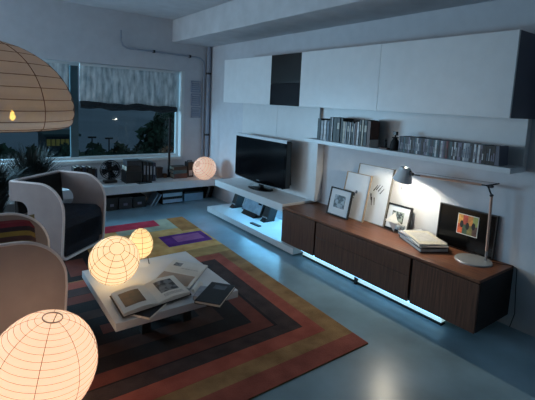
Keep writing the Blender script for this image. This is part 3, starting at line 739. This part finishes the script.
# striped cushion on the second armchair
cu = thing('cushion', 'striped cushion in red, brown and yellow on the near armchair', 'cushion', (.16, 3.05, .44), 0)
cols = [('cushion_red', (132, 36, 48)), ('cushion_dark', (52, 30, 36)), ('cushion_yellow', (150, 118, 50)), ('cushion_brown', (84, 48, 44)), ('cushion_olive', (128, 106, 64)), ('cushion_rose', (140, 56, 62))]
def cush_pt(u, v, s):
    # u along width (x), v height, s side
    f = (1-abs(u)**3.2)*(1-abs(v)**3.2); return Vector((u*.21*(1-.06*(1-v*v)), s*.065*max(0, f)**.5, .20+v*.20*(1-.07*(1-u*u))))
Mc = Matrix.Rotation(math.radians(-48), 4, 'X')
bands = 10
for bi in range(bands):
    m = MB()
    v0, v1 = -1+2*bi/bands, -1+2*(bi+1)/bands
    for s_ in (-1, 1):
        vs = []; fs = []
        for j in range(4):
            for i in range(13): vs.append(Mc @ cush_pt(-1+2*i/12, v0+(v1-v0)*j/3, s_))
        for j in range(3):
            for i in range(12): a = j*13+i; fs.append((a, a+1, a+14, a+13))
        m.add(vs, fs)
    nm, cc = cols[(bi*5+1) % 6]
    m.build('stripe', mat(nm, cc, .9, var=.1, bump=.2, bscale=300), cu, smooth=True)

# ------------------------------------------------------------------ plants behind the armchair
GREEN = mat('grass_leaves', (26, 36, 32), .75, var=.35, scale=20)
def grass_plant(label, x, y, n, h, spread, seed):
    t = thing('potted_grass', label, 'plant', (x, y, .0125), 0, 'plants by the window'); rnd = random.Random(seed)
    MB().lathe([(.10, 0), (.14, .02), (.16, .26), (.15, .27), (.14, .24), (.0, .235)], 20, cap=False).build('pot', BLACKM, t, smooth=True)
    m = MB()
    for _ in range(n):
        an = rnd.uniform(0, 2*PI); L_ = h*rnd.uniform(.6, 1.05); sp = spread*rnd.uniform(.2, 1); r0 = rnd.uniform(0, .1)
        pts = []
        for i in range(7):
            k = i/6; rad = r0+sp*k**1.9; zz_ = .235+L_*(k-.30*k**4*(sp/spread))
            pts.append(Vector((rad*math.cos(an), rad*math.sin(an), zz_)))
        side_ = Vector((-math.sin(an), math.cos(an), 0)); w_ = rnd.uniform(.005, .010)
        vs = []
        for i, p_ in enumerate(pts): ww = w_*(1-(i/6)**2)+.0006; vs += [p_-side_*ww, p_+side_*ww]
        m.add(vs, [(2*i, 2*i+1, 2*i+3, 2*i+2) for i in range(6)])
    m.build('blades', GREEN, t)
grass_plant('dense dark grass plant rising behind the white armchair', .57, 5.37, 900, .80, .40, 3)
grass_plant('dark grass plant at the left edge behind the armchairs', .17, 5.05, 700, .72, .42, 4)

# ------------------------------------------------------------------ rug
def shear(x, y): return x + .045*(y-3.4)
rug = thing('rug', 'large rug of nested coloured rectangles under the coffee table', 'rug', (0, 0, 0))
RX1, RX0, RY0, RY1 = 2.215, -.35, 1.655, 5.01
def rmat(nm, c, c2=None): return mat('rug_'+nm, c, .95, var=.14, scale=7, bump=.5, bscale=160, col2=c2)
def patch(x0, x1, y0, y1, lvl, m, base=False):
    z0 = 0 if base else .008; z1 = .0098+.0004*lvl
    P = [(shear(x0, y0), y0), (shear(x1, y0), y0), (shear(x1, y1), y1), (shear(x0, y1), y1)]
    return MB().prism(P, lambda p, q, a: (p, q, a), z0, z1)
OLV = rmat('olive', (132, 98, 62), (178, 140, 94)); GOLD = rmat('gold', (222, 158, 88), (255, 210, 136)); CORAL = rmat('coral', (152, 74, 60), (184, 98, 80))
CHAR = rmat('charcoal', (54, 42, 42), (80, 62, 60)); REDB = rmat('redbrown', (98, 48, 40), (124, 64, 52)); BLK = rmat('black', (26, 21, 22), (38, 31, 30))
BRN = rmat('brown', (62, 40, 34), (84, 56, 48)); PUR = rmat('purple', (92, 30, 118), (134, 58, 160)); LIL = rmat('lilac', (168, 92, 158), (196, 124, 180)); CRIM = rmat('crimson', (204, 36, 66), (240, 72, 100))
TEAL = rmat('teal', (182, 184, 160), (222, 220, 190)); BRO = rmat('bronze', (172, 108, 54), (218, 152, 88)); OLG = rmat('green', (166, 132, 80), (206, 168, 110)); PINKB = rmat('rosebrown', (134, 68, 58), (170, 92, 76))
def rp(*a): patch(*a[:5], None, a[4] == 0).build('woven_block', a[5], rug)
rp(RX0, RX1, RY0, RY1, 0, OLV)
rp(RX0, RX1, RY0, 1.80, 1, PINKB)
rp(RX0, RX1, 3.70, RY1, 1, GOLD)
rp(1.28, 1.99, 4.58, RY1, 2, TEAL); rp(1.99, RX1, 4.45, RY1, 2, BRO); rp(.4, 1.82, 4.76, RY1, 3, CRIM)
rp(1.66, 2.19, 4.0, 4.36, 2, PUR); rp(1.80, 2.13, 4.10, 4.30, 3, LIL)
rp(.9, 1.3, 4.0, 4.5, 2, OLG); rp(.66, .82, 3.72, 4.12, 3, REDB); rp(RX0, .9, 3.62, 4.76, 2, BLK)
rp(1.5, RX1, 3.62, 3.82, 2, OLG)
nx0 = -.2
rings = [(2.06, 1.925, 3.60, CORAL), (1.945, 2.045, 3.47, CHAR), (1.80, 2.16, 3.34, BLK), (1.775, 2.17, 3.33, REDB), (1.655, 2.285, 3.20, BLK), (1.50, 2.43, 3.04, BRN), (1.36, 2.56, 2.92, BLK), (1.22, 2.68, 2.80, REDB)]
for i, (x1, y0, y1, m) in enumerate(rings): rp(nx0+.13*i, x1, y0, y1, 3+i, m)

# ------------------------------------------------------------------ coffee table
tx0, tx1, ty0, ty1 = .650, 1.487, 2.300, 3.168
ct = thing('coffee_table', 'low square white coffee table on the rug', 'table', ((tx0+tx1)/2, (ty0+ty1)/2, .0142))
a, b = (tx1-tx0)/2, (ty1-ty0)/2
MB().box(-a, a, -b, b, ZTAB-.0142-.052, ZTAB-.0142).build('table_top', WHITE, ct, bevel=.003)
for sx in (-1, 1):
    for sy in (-1, 1):
        MB().box(sx*(a-.27)-.03, sx*(a-.27)+.03, sy*(b-.27)-.03, sy*(b-.27)+.03, 0, ZTAB-.0662).build('leg', BLACKM, ct)
MB().box(-a+.22, a-.22, -b+.22, b-.22, ZTAB-.10, ZTAB-.0662).build('apron', BLACKM, ct)

def picture_mat(name, bg_, fg, scale=9, thr=.5):
    m = bpy.data.materials.new(name); m.use_nodes = True; n, l = m.node_tree.nodes, m.node_tree.links
    b_ = n['Principled BSDF']; b_.inputs['Roughness'].default_value = .45
    t = n.new('ShaderNodeTexCoord'); nz = n.new('ShaderNodeTexNoise'); nz.inputs['Scale'].default_value = scale; nz.inputs['Detail'].default_value = 3
    r = n.new('ShaderNodeValToRGB'); r.color_ramp.elements[0].position = thr-.06; r.color_ramp.elements[1].position = thr+.06
    r.color_ramp.elements[0].color = (*lin(bg_), 1); r.color_ramp.elements[1].color = (*lin(fg), 1)
    l.new(t.outputs['Object'], nz.inputs[0]); l.new(nz.outputs[0], r.inputs[0]); l.new(r.outputs[0], b_.inputs['Base Color'])
    return m
def open_book(name, label, cat, c, u, v, thick, covm, pics, sag=.6, z0=ZTAB):
    """c centre of the spine, u half page-width vector, v half spine vector (in the table plane); pics: (side, a0,a1,b0,b1, mat)"""
    root = thing(name, label, cat, (c.x, c.y, z0))
    u = Vector((u.x, u.y, 0)); v = Vector((v.x, v.y, 0))
    def prof(k): return thick*(.45+.75*math.sin(min(1, k*1.9)*PI/2) - .45*k*k) if k < .999 else thick*.72
    cb = MB()
    for s_ in (-1, 1):
        P = [(0, 0), (1.03, 0), (1.03, .004), (0, .004)]
        cb.add([Vector((0, 0, zz_)) + u*s_*p + v*q_*1.03 for zz_ in (0, .004) for p, q_ in ((0, -1), (1.03, -1), (1.03, 1), (0, 1))], [(3, 2, 1, 0), (4, 5, 6, 7), (0, 1, 5, 4), (1, 2, 6, 5), (2, 3, 7, 6), (3, 0, 4, 7)])
    cb.build('cover', covm, root); pg = {}
    for s_ in (-1, 1):
        m = MB(); N = 12; vs = []
        for q_ in (-1, 1):
            for i in range(N+1): vs.append(u*s_*(i/N)*.99+v*q_+Vector((0, 0, .004+prof(i/N))))
            for i in range(N+1): vs.append(u*s_*(i/N)*.99+v*q_+Vector((0, 0, .004)))
        K = 2*(N+1); fs = []
        for i in range(N):
            fs.append((i, i+1, K+i+1, K+i)); fs.append((N+1+i, K+N+1+i, K+N+2+i, N+2+i))
            fs.append((i, N+1+i, N+2+i, i+1)); fs.append((K+i, K+i+1, K+N+2+i, K+N+1+i))
        fs.append((N, 2*N+1, K+2*N+1, K+N)); fs.append((0, K, K+N+1, N+1))
        m.add(vs, fs); pg[s_] = m.build('pages', PAPER, root, smooth=True)
    for (s_, a0, a1, b0, b1, pm, nm) in pics:
        m = MB(); N = 8; vs = []
        for i in range(N+1):
            k = a0+(a1-a0)*i/N
            # linear interpolation along the same facets as the page, lifted by a hair
            kk = k*12; i0 = min(11, int(kk)); fr_ = kk-i0
            zz_ = prof(i0/12)*(1-fr_)+prof((i0+1)/12)*fr_
            for q_ in (b0, b1): vs.append(u*s_*k*.99+v*q_+Vector((0, 0, .0046+zz_)))
        m.add(vs, [(2*i, 2*i+2, 2*i+3, 2*i+1) for i in range(N)]); m.build(nm, pm, pg[s_])
    return root
SEPIA = picture_mat('sepia_print', (46, 22, 12), (84, 46, 28), 12); GREYP = picture_mat('grey_print', (38, 40, 44), (128, 130, 132), 26, .48); TXT = picture_mat('text_print', (205, 203, 198), (150, 148, 145), 160, .55)
# magazine under the large book
q0, q1 = on_z(146, 311, ZTAB), on_z(159, 300, ZTAB)
mg = thing('magazine', 'dark-covered magazine half hidden under the large open book', 'magazine', (q0.x+.02, q0.y+.02, ZTAB), math.radians(38))
MB().box(-.11, .11, -.08, .1, 0, .0145).build('pages', PAPER, mg); MB().box(-.111, .111, -.081, .101, .0145, .0157).build('front_cover', cover('black'), mg)
# large open book
zb1 = ZTAB+.0162; zpg = ZTAB+.034
sA, sB = on_z(144.2, 283.6, zpg), on_z(159.3, 302.0, zpg)
rA, rB = on_z(172, 277, zpg), on_z(191.3, 293.6, zpg); lA, lB = on_z(109.6, 297.3, zpg), on_z(122.7, 314, zpg)
cc_ = (sA+sB)/2; uu = ((rA+rB)/2-(lA+lB)/2)/2; vv = (sA-sB)/2
cc_ = ((rA+rB)/2+(lA+lB)/2)/2*.35+cc_*.65
open_book('open_book', 'large open picture book with brown photograph on its left page', 'book', cc_, uu, vv, .026, cover('dark brown'),
          [(-1, .28, .88, -.62, .62, SEPIA, 'photograph'), (1, .22, .80, -.42, .72, GREYP, 'photograph'), (1, .25, .85, -.8, -.56, TXT, 'caption')], z0=zb1)
# pale open magazine behind
zpg = ZTAB+.012
sA, sB = on_z(164, 269.5, zpg), on_z(199, 276, zpg); uA, uB = on_z(177, 259.6, zpg), on_z(209, 263.6, zpg); dA, dB = on_z(157, 280, zpg), on_z(189, 288.5, zpg)
vv = (sB-sA)/2; uu = ((uA+uB)/2-(dA+dB)/2)/2; cc_ = (sA+sB)/2
open_book('open_magazine', 'pale open magazine behind the large picture book', 'magazine', cc_, uu, vv, .010, cover('pale grey'),
          [(-1, .1, .92, -.92, .85, mat('beige_print', (168, 146, 128), .5, var=.06), 'photograph'), (1, .45, .75, -.75, -.3, GREYP, 'photograph'), (1, .3, .36, -.2, .8, TXT, 'text_line')])
# white brochure lying open under the black book
zpg = ZTAB+.008
k = [on_z(191, 289, zpg), on_z(195.5, 283, zpg), on_z(203, 283.6, zpg), on_z(196, 295, zpg)]
cB = sum(k, Vector())/4
br = thing('brochure', 'white curled brochure between the magazine and the black book', 'brochure', (cB.x, cB.y, ZTAB))
vs = []; N = 8
for i in range(N+1):
    f_ = i/N; a_ = k[1].lerp(k[2], f_)-cB; b_ = k[0].lerp(k[3], f_)-cB; h_ = .028*math.sin(PI*f_*.9)+.002
    vs += [Vector((a_.x, a_.y, h_)), Vector((b_.x, b_.y, h_)), Vector((a_.x, a_.y, 0)), Vector((b_.x, b_.y, 0))]
fs = []
for i in range(N): j = 4*i; fs += [(j, j+4, j+5, j+1), (j+2, j+3, j+7, j+6), (j, j+2, j+6, j+4), (j+1, j+5, j+7, j+3)]
fs += [(0, 1, 3, 2), (4*N, 4*N+2, 4*N+3, 4*N+1)]
MB().add(vs, fs).build('pages', PAPER, br, smooth=True)
# thick black book resting over the table edge
zt_ = ZTAB+.052
k = [on_z(211.5, 280.5, zt_), on_z(231, 286, zt_), on_z(221, 307.5, zt_), on_z(199, 298.5, zt_)]
cB = sum(k, Vector())/4; e1 = ((k[1]+k[2])/2-(k[0]+k[3])/2); e2 = ((k[0]+k[1])/2-(k[2]+k[3])/2)
ang = math.atan2(e2.y, e2.x)-PI/2-.12; w2, h2 = e1.length/2, e2.length/2
bb = thing('book', 'thick black glossy book lying over the table corner', 'book', (cB.x, cB.y, ZTAB+.030), ang)
MB().box(-w2, w2, -h2, h2, 0, .003).box(-w2, w2, -h2, h2, .019, .022).box(-w2, -w2+.004, -h2, h2, .003, .019).build('cover', mat('black_cover', (14, 14, 16), .5, var=.1), bb)
MB().box(-w2+.004, w2-.004, -h2+.004, h2-.004, .003, .019).build('page_block', PAPER, bb)
MB().box(-w2*.5, w2*.5, h2*.35, h2*.75, .022, .0225).build('cover_print', mat('cover_print', (60, 66, 74), .3, var=.4, scale=20), bb)
# a grey book as its support
sp_ = thing('book', 'grey book lying under the thick black book', 'book', (cB.x-.03, cB.y+.06, ZTAB), ang+.1)
MB().box(-.08, .08, -.06, .10, 0, .003).box(-.08, .08, -.06, .10, .026, .029).box(-.08, -.076, -.06, .10, .003, .026).build('cover', cover('pale grey'), sp_)
MB().box(-.076, .076, -.056, .096, .003, .026).build('page_block', PAPER, sp_)

# ------------------------------------------------------------------ things on the sideboard
def lean_frame(name, label, cat, BL, BR, TLpx, thk, border, fm, inner, place):
    """frame parallel to the wall standing on the sideboard, leaning towards +x"""
    X0, lean = place; Lh = .3
    for _ in range(4): Lh = (on_x(*TLpx, X0+Lh*math.sin(lean)).z-ZTOP)/math.cos(lean)
    yl, yr = on_x(*BL, X0).y, on_x(*BR, X0).y
    w = (yl-yr)/2
    t = thing(name, label, cat, (X0, (yl+yr)/2, ZTOP))
    M = Matrix.Rotation(lean, 4, 'Y')
    M = Matrix.Translation((0, 0, thk*math.sin(lean))) @ M
    B = border
    f = MB()
    f.box(0, thk, -w, w, 0, B, M); f.box(0, thk, -w, w, Lh-B, Lh, M); f.box(0, thk, -w, -w+B, B, Lh-B, M); f.box(0, thk, w-B, w, B, Lh-B, M)
    f.build('frame', fm, t)
    mo = MB().box(thk*.35, thk*.9, -w+B, w-B, B, Lh-B, M).build('mount', inner, t)
    return mo, M, w, Lh
PHOTO = picture_mat('photo_print', (26, 32, 40), (150, 160, 170), 22, .52); GREENP = picture_mat('photo_green', (34, 40, 36), (150, 160, 150), 30, .5)
WOODF = mat('pale_wood_frame', (150, 132, 112), .5, var=.1); WHITEM = mat('white_mount', (214, 220, 226), .6, var=.02)
t, M, w, Lh = lean_frame('picture_frame', 'large frameless white print with dark hand drawing, leaning on the wall', 'picture', (349.3, 211.8), (383, 224.8), (358, 163), .024, .006, mat('print_edge', (120, 116, 108), .6), WHITEM, (3.125, .185))
INK = mat('ink', (36, 40, 46), .6, var=.1)
base = Vector((0, -w*.10, Lh*.42))
for i, (dy, dz, l2, r_) in enumerate(((-.00, .10, .08, .006), (-.035, .115, .075, .005), (-.07, .105, .08, .005), (-.10, .08, .07, .005), (.03, .06, .07, .008), (.01, .02, .09, .007), (-.03, .02, .08, .006))):
    a_ = base+Vector((.0055, dy*.8, dz*.8)); b_ = a_+Vector((0, -.04 if i < 4 else -.015, l2*(.8 if i < 4 else -.9)))
    s_ = (b_-a_).cross(Vector((1, 0, 0))).normalized()*r_
    MB().add([M @ (a_-s_), M @ (a_+s_), M @ (b_+s_*.5), M @ (b_-s_*.5)], [(0, 1, 2, 3)]).build('ink_stroke', INK, t)
t, M, w, Lh = lean_frame('picture_frame', 'medium pale wood frame with faint drawing, in front of the large print', 'picture', (338.6, 209.6), (362, 218.3), (346.6, 171), .022, .008, WOODF, WHITEM, (3.06, .20))
for (yy, zz_, a_, b_) in ((.02, .5, .018, .03), (-.01, .56, .012, .03), (.03, .44, .02, .012)): MB().box(.006, .0075, w*0+yy-a_, yy+a_, Lh*zz_, Lh*zz_+b_, M).build('drawing', cover('grey blue'), t)
t, M, w, Lh = lean_frame('picture_frame', 'small black frame with dark photograph, leftmost on the sideboard', 'picture', (326.3, 207), (347, 214.4), (331, 186.3), .02, .013, BLACKM, WHITEM, (2.99, .20))
MB().box(.005, .0066, -w*.50, w*.50, Lh*.30, Lh*.76, M).build('photograph', PHOTO, t)
t, M, w, Lh = lean_frame('picture_frame', 'black frame with white mount and small green photograph, by the star', 'picture', (383.2, 224.6), (407, 233.4), (387.2, 202), .02, .016, BLACKM, WHITEM, (3.14, .20))
MB().box(.005, .0066, -w*.45, w*.5, Lh*.28, Lh*.74, M).build('photograph', GREENP, t)
t, M, w, Lh = lean_frame('picture_frame', 'wide black framed picture with small coloured print behind the lamp', 'picture', (435.8, 237.4), (492.5, 256.5), (441.8, 202.8), .022, .008, BLACK, mat('black_mount', (11, 11, 12), .16, var=.1, spec=.25), (3.206, .045))
a_, b_, z0_, z1_ = w*.30, -w*.42, Lh*.38, Lh*.86
MB().box(.004, .0066, b_, a_, z0_, z1_, M).build('print_border', PAPER, t)
PC = [(196, 84, 40), (208, 150, 66), (60, 84, 58), (176, 66, 44), (120, 112, 60), (200, 130, 60), (90, 60, 48), (150, 156, 86)]
for i in range(4):
    for j in range(2):
        ww = (a_-b_-.012)/4; hh = (z1_-z0_-.012)/2; y_ = a_-.006-ww*i; z_ = z0_+.006+hh*j
        MB().box(.003, .004, y_-ww, y_, z_, z_+hh, M).build('colour_field', mat('field%d' % (i*2+j), PC[i*2+j], .5, var=.2, scale=30), t)
for i in range(3):
    yc = a_-.006-(a_-b_-.012)*(.2+.3*i); zc_ = z0_+(z1_-z0_)*(.5 if i != 1 else .45)
    MB().prism([(.015*math.cos(2*PI*k/14), .030*math.sin(2*PI*k/14)) for k in range(14)], lambda p, q, x: M @ Vector((x, yc+p, zc_+q)), .0022, .003).build('dark_oval', BLACKM, t)

# folded paper star
q = on_z(393.6, 232, ZTOP)
sr = thing('paper_star', 'folded white paper star standing before the framed photographs', 'ornament', (q.x, q.y, ZTOP))
def star_piece(tip, b0, b1, b2): return MB().add([tip, b0, b1, b2], [(0, 1, 2), (0, 2, 3), (0, 3, 1), (1, 3, 2)])
star_piece((0.0000, 0.0000, 0.0000), (-0.0360, 0.0420, 0.1020), (-0.0360, -0.0420, 0.0900), (0.0360, 0.0000, 0.0960)).build('lower_point', PAPER, sr)
star_piece((0.0000, 0.0000, 0.1860), (-0.0420, 0.0720, 0.0960), (-0.0420, -0.0720, 0.1020), (0.0360, 0.0000, 0.1056)).build('upper_point', PAPER, sr)
star_piece((-0.0120, -0.1020, 0.0900), (-0.0360, -0.0120, 0.1260), (-0.0240, -0.0120, 0.0780), (0.0240, -0.0120, 0.1020)).build('side_point', PAPER, sr)
star_piece((-0.0120, 0.1020, 0.1020), (-0.0360, 0.0120, 0.1260), (-0.0240, 0.0120, 0.0780), (0.0240, 0.0120, 0.1020)).build('side_point', PAPER, sr)
# small glass block
q = on_z(402.5, 233, ZTOP)
gb = thing('glass_block', 'small clear glass tumbler beside the magazine stack', 'glass', (q.x-.03, q.y, ZTOP))
MB().lathe([(.024, 0), (.030, .002), (.034, .07), (.031, .07), (.027, .008), (.001, .008)], 18, cap=False).build('tumbler', glass_mat('clear_glass', (.82, .86, .88), .16), gb, smooth=True)
# stack of folders and magazines
qa, qb, qc = on_z(400, 236, ZTOP), on_z(421, 251.5, ZTOP), on_z(452, 252, ZTOP)
e = qb-qa; ang = math.atan2(e.y, e.x); cen = (qa+qc)/2; Lm = e.length
zz = 0
stk = [('ring_binder', 'black ring binder at the bottom of the stack beside the lamp', 'binder', BLACK, .030, 0, 1.0), ('magazine', 'pale blue magazine low in the stack beside the lamp', 'magazine', PALEB, .012, 3, .98),
       ('magazine', 'white magazine in the middle of the stack beside the lamp', 'magazine', PAPER, .010, -4, .96), ('brochure', 'grey brochure near the top of the stack beside the lamp', 'brochure', cover('pale grey'), .007, 5, .94), ('newspaper', 'pale open paper topmost on the stack beside the lamp', 'newspaper', mat('newsprint', (188, 184, 170), .85, var=.06, scale=60), .005, -3, .92)]
Lw = abs((qc-qb).length)
for nm, lab, ct_, m, th, da, sc in stk:
    t = thing(nm, lab, ct_, (cen.x-.03+.0015*da, cen.y+.004*da, ZTOP+zz), ang+math.radians(da*1.4))
    a_, b_ = Lm/2*sc, Lw/2*sc*.95
    if nm == 'ring_binder':
        MB().box(-a_, a_, -b_, b_, 0, .003).box(-a_, a_, -b_, b_, th-.003, th).box(-a_, -a_+.003, -b_, b_, .003, th-.003).build('cover', m, t); MB().box(-a_+.004, a_-.006, -b_+.006, b_-.006, .003, th-.003).build('page_block', PAPER, t)
    else:
        MB().box(-a_, a_, -b_, b_, 0, th*.8).build('page_block', PAPER, t); MB().box(-a_-.001, a_+.001, -b_-.001, b_+.001, th*.8, th).build('front_cover', m, t)
        if nm == 'newspaper':
            for i in range(7): MB().box(-a_*.7, a_*.6, -b_*.7+i*b_*.2, -b_*.7+i*b_*.2+.012, th, th+.0004).build('text_line', cover('pale grey'), t)
    zz += th+.0005

# desk lamp
pb = on_z(485.5, 262, ZTOP)
lp = thing('desk_lamp', 'articulated metal desk lamp lit over the sideboard', 'lamp', (pb.x, pb.y, ZTOP))
dc = on_z(474, 260.5, ZTOP)-Vector((pb.x, pb.y, ZTOP))
dc.x -= .012
bRad = 17.2/FPX*(on_z(474, 260.5, ZTOP)-EYE).dot(FWD)
MB().lathe([(bRad, 0), (bRad, .008), (bRad*.97, .012), (.0, .013)], 40, Matrix.Translation(dc), cap=False).build('base', mat('lamp_base_metal', (168, 174, 178), .35, .35, var=.03), lp, smooth=True)
d = ray(492.3, 188); tt = pb.y/d.y
JT = EYE + d*(pb.x/d.x) - Vector((pb.x, pb.y, ZTOP)); JT.y *= 1.0
COPP = mat('warm_aluminium', (206, 168, 150), .35, .3, var=.05)
lo = Vector((0, 0, .0)); up = JT
k1 = lo.lerp(up, .15); k2 = lo.lerp(up, .90)
MB().tube([lo+Vector((0, 0, .005)), k1], .010, 10).build('socket', CHROME, lp, smooth=True)
MB().tube([k1, k2], .0105, 10).build('lower_arm', COPP, lp, smooth=True)
MB().tube([k1+Vector((0, -.03, .0)), k1+Vector((0, .0, 0)), k1+Vector((0, -.045, .03))], .003, 6).build('cable_guide', DARKM, lp)
MB().tube([k2, up+Vector((0, .035, .012))], .006, 8).build('elbow_fork', DARKM, lp, smooth=True)
MB().tube([up+Vector((0, .045, .008)), up+Vector((0, -.045, .042))], .0055, 8).build('elbow_fork', DARKM, lp, smooth=True)
MB().lathe([(.011, -.014), (.011, .014)], 12, Matrix.Translation(up+Vector((0, .006, .008))) @ Matrix.Rotation(PI/2, 4, 'Y')).build('elbow_joint', DARKM, lp)
MB().lathe([(.010, -.012), (.010, .012)], 12, Matrix.Translation(k2) @ Matrix.Rotation(PI/2, 4, 'Y')).build('elbow_joint', DARKM, lp)
XHd = pb.x-.17
he = on_x(415, 175, XHd)-Vector((pb.x, pb.y, ZTOP))
ua = up+Vector((0, .02, .012))
a1_, a2_ = ua.lerp(he, .10), ua.lerp(he, .92)
MB().tube([a1_, a2_], .0095, 10).build('upper_arm', COPP, lp, smooth=True)
MB().tube([ua, a1_], .005, 8).build('arm_tip', DARKM, lp); MB().tube([a2_, he+Vector((0, .02, 0))], .006, 8).build('arm_tip', DARKM, lp)
MB().tube([up+Vector((0, -.045, .042)), ua.lerp(he, .5)+Vector((0, 0, .024)), he+Vector((0, .0, .025))], .0013, 5).build('tension_wire', CHROME, lp)
MB().lathe([(.014, -.016), (.014, .016)], 12, Matrix.Translation(he+Vector((0, .03, .0))) @ Matrix.Rotation(PI/2, 4, 'Y')).build('head_joint', DARKM, lp)
MB().tube([he+Vector((0, .03, 0)), on_x(410.5, 171, XHd)-Vector((pb.x, pb.y, ZTOP))], .008, 8).build('head_bracket', DARKM, lp)
# shade: cone with opening down
sc_top = on_x(406, 168.0, XHd)-Vector((pb.x, pb.y, ZTOP)); sc_bot = on_x(402, 180.5, XHd)-Vector((pb.x, pb.y, ZTOP))
ax = (sc_top-sc_bot); hS = ax.length
Rm = Matrix.Translation(sc_bot) @ ax.normalized().to_track_quat('Z', 'Y').to_matrix().to_4x4()
SHD = mat('lamp_shade_metal', (238, 243, 246), .35, .0, var=.04)
wS = 9.6/FPX*(sc_bot+Vector((pb.x, pb.y, ZTOP))-EYE).dot(FWD)
_sh = MB().lathe([(wS, 0), (wS*.62, hS*.82), (wS*.5, hS), (wS*.22, hS*1.04), (wS*.2, hS*1.0), (wS*.46, hS*.95), (wS*.58, hS*.8), (wS*.96, .0), (wS, 0)], 28, Rm, cap=False); shd = _sh.build('lamp_shade', SHD, lp, smooth=True)
MB().lathe([(.006, hS*.85), (.016, hS*.7), (.02, hS*.5), (.012, hS*.32), (.002, hS*.28)], 12, Rm).build('bulb', mat('desk_bulb', (255, 245, 230), .3, emit=(255, 240, 215), estr=8), shd, smooth=True)
MB().tube([Rm @ Vector((0, 0, hS*.2)), Rm @ Vector((0, 0, hS*.2))+Vector((0, 0, -.10))], .0016, 5).build('pull_rod', CHROME, shd)
l = bpy.data.lights.new('desk_bulb_light', 'POINT'); l.energy = 15; l.color = (1, .90, .72); l.shadow_soft_size = .012
lo_ = bpy.data.objects.new('desk_bulb_light', l); COL.objects.link(lo_); lo_.parent = lp; lo_.location = Rm @ Vector((0, 0, hS*.16))
# lamp cable down the wall at the end of the sideboard
cb_ = [Vector((XW-.02, S0-.03, .46)), Vector((XW-.01, S0-.035, .3)), Vector((XW-.012, S0-.05, .12)), Vector((XW-.02, S0-.03, .008))]
kc = thing('power_cable', 'thin black cable hanging down at the sideboard end', 'cable', (0, 0, 0))
MB().tube([Vector((pb.x+.02, pb.y-.02, ZTOP+.004)), Vector((XW-.03, S0+.02, ZTOP+.004)), Vector((XW-.02, S0-.02, ZTOP-.004))]+cb_, .003, 6).build('flex', BLACK, kc, smooth=True)
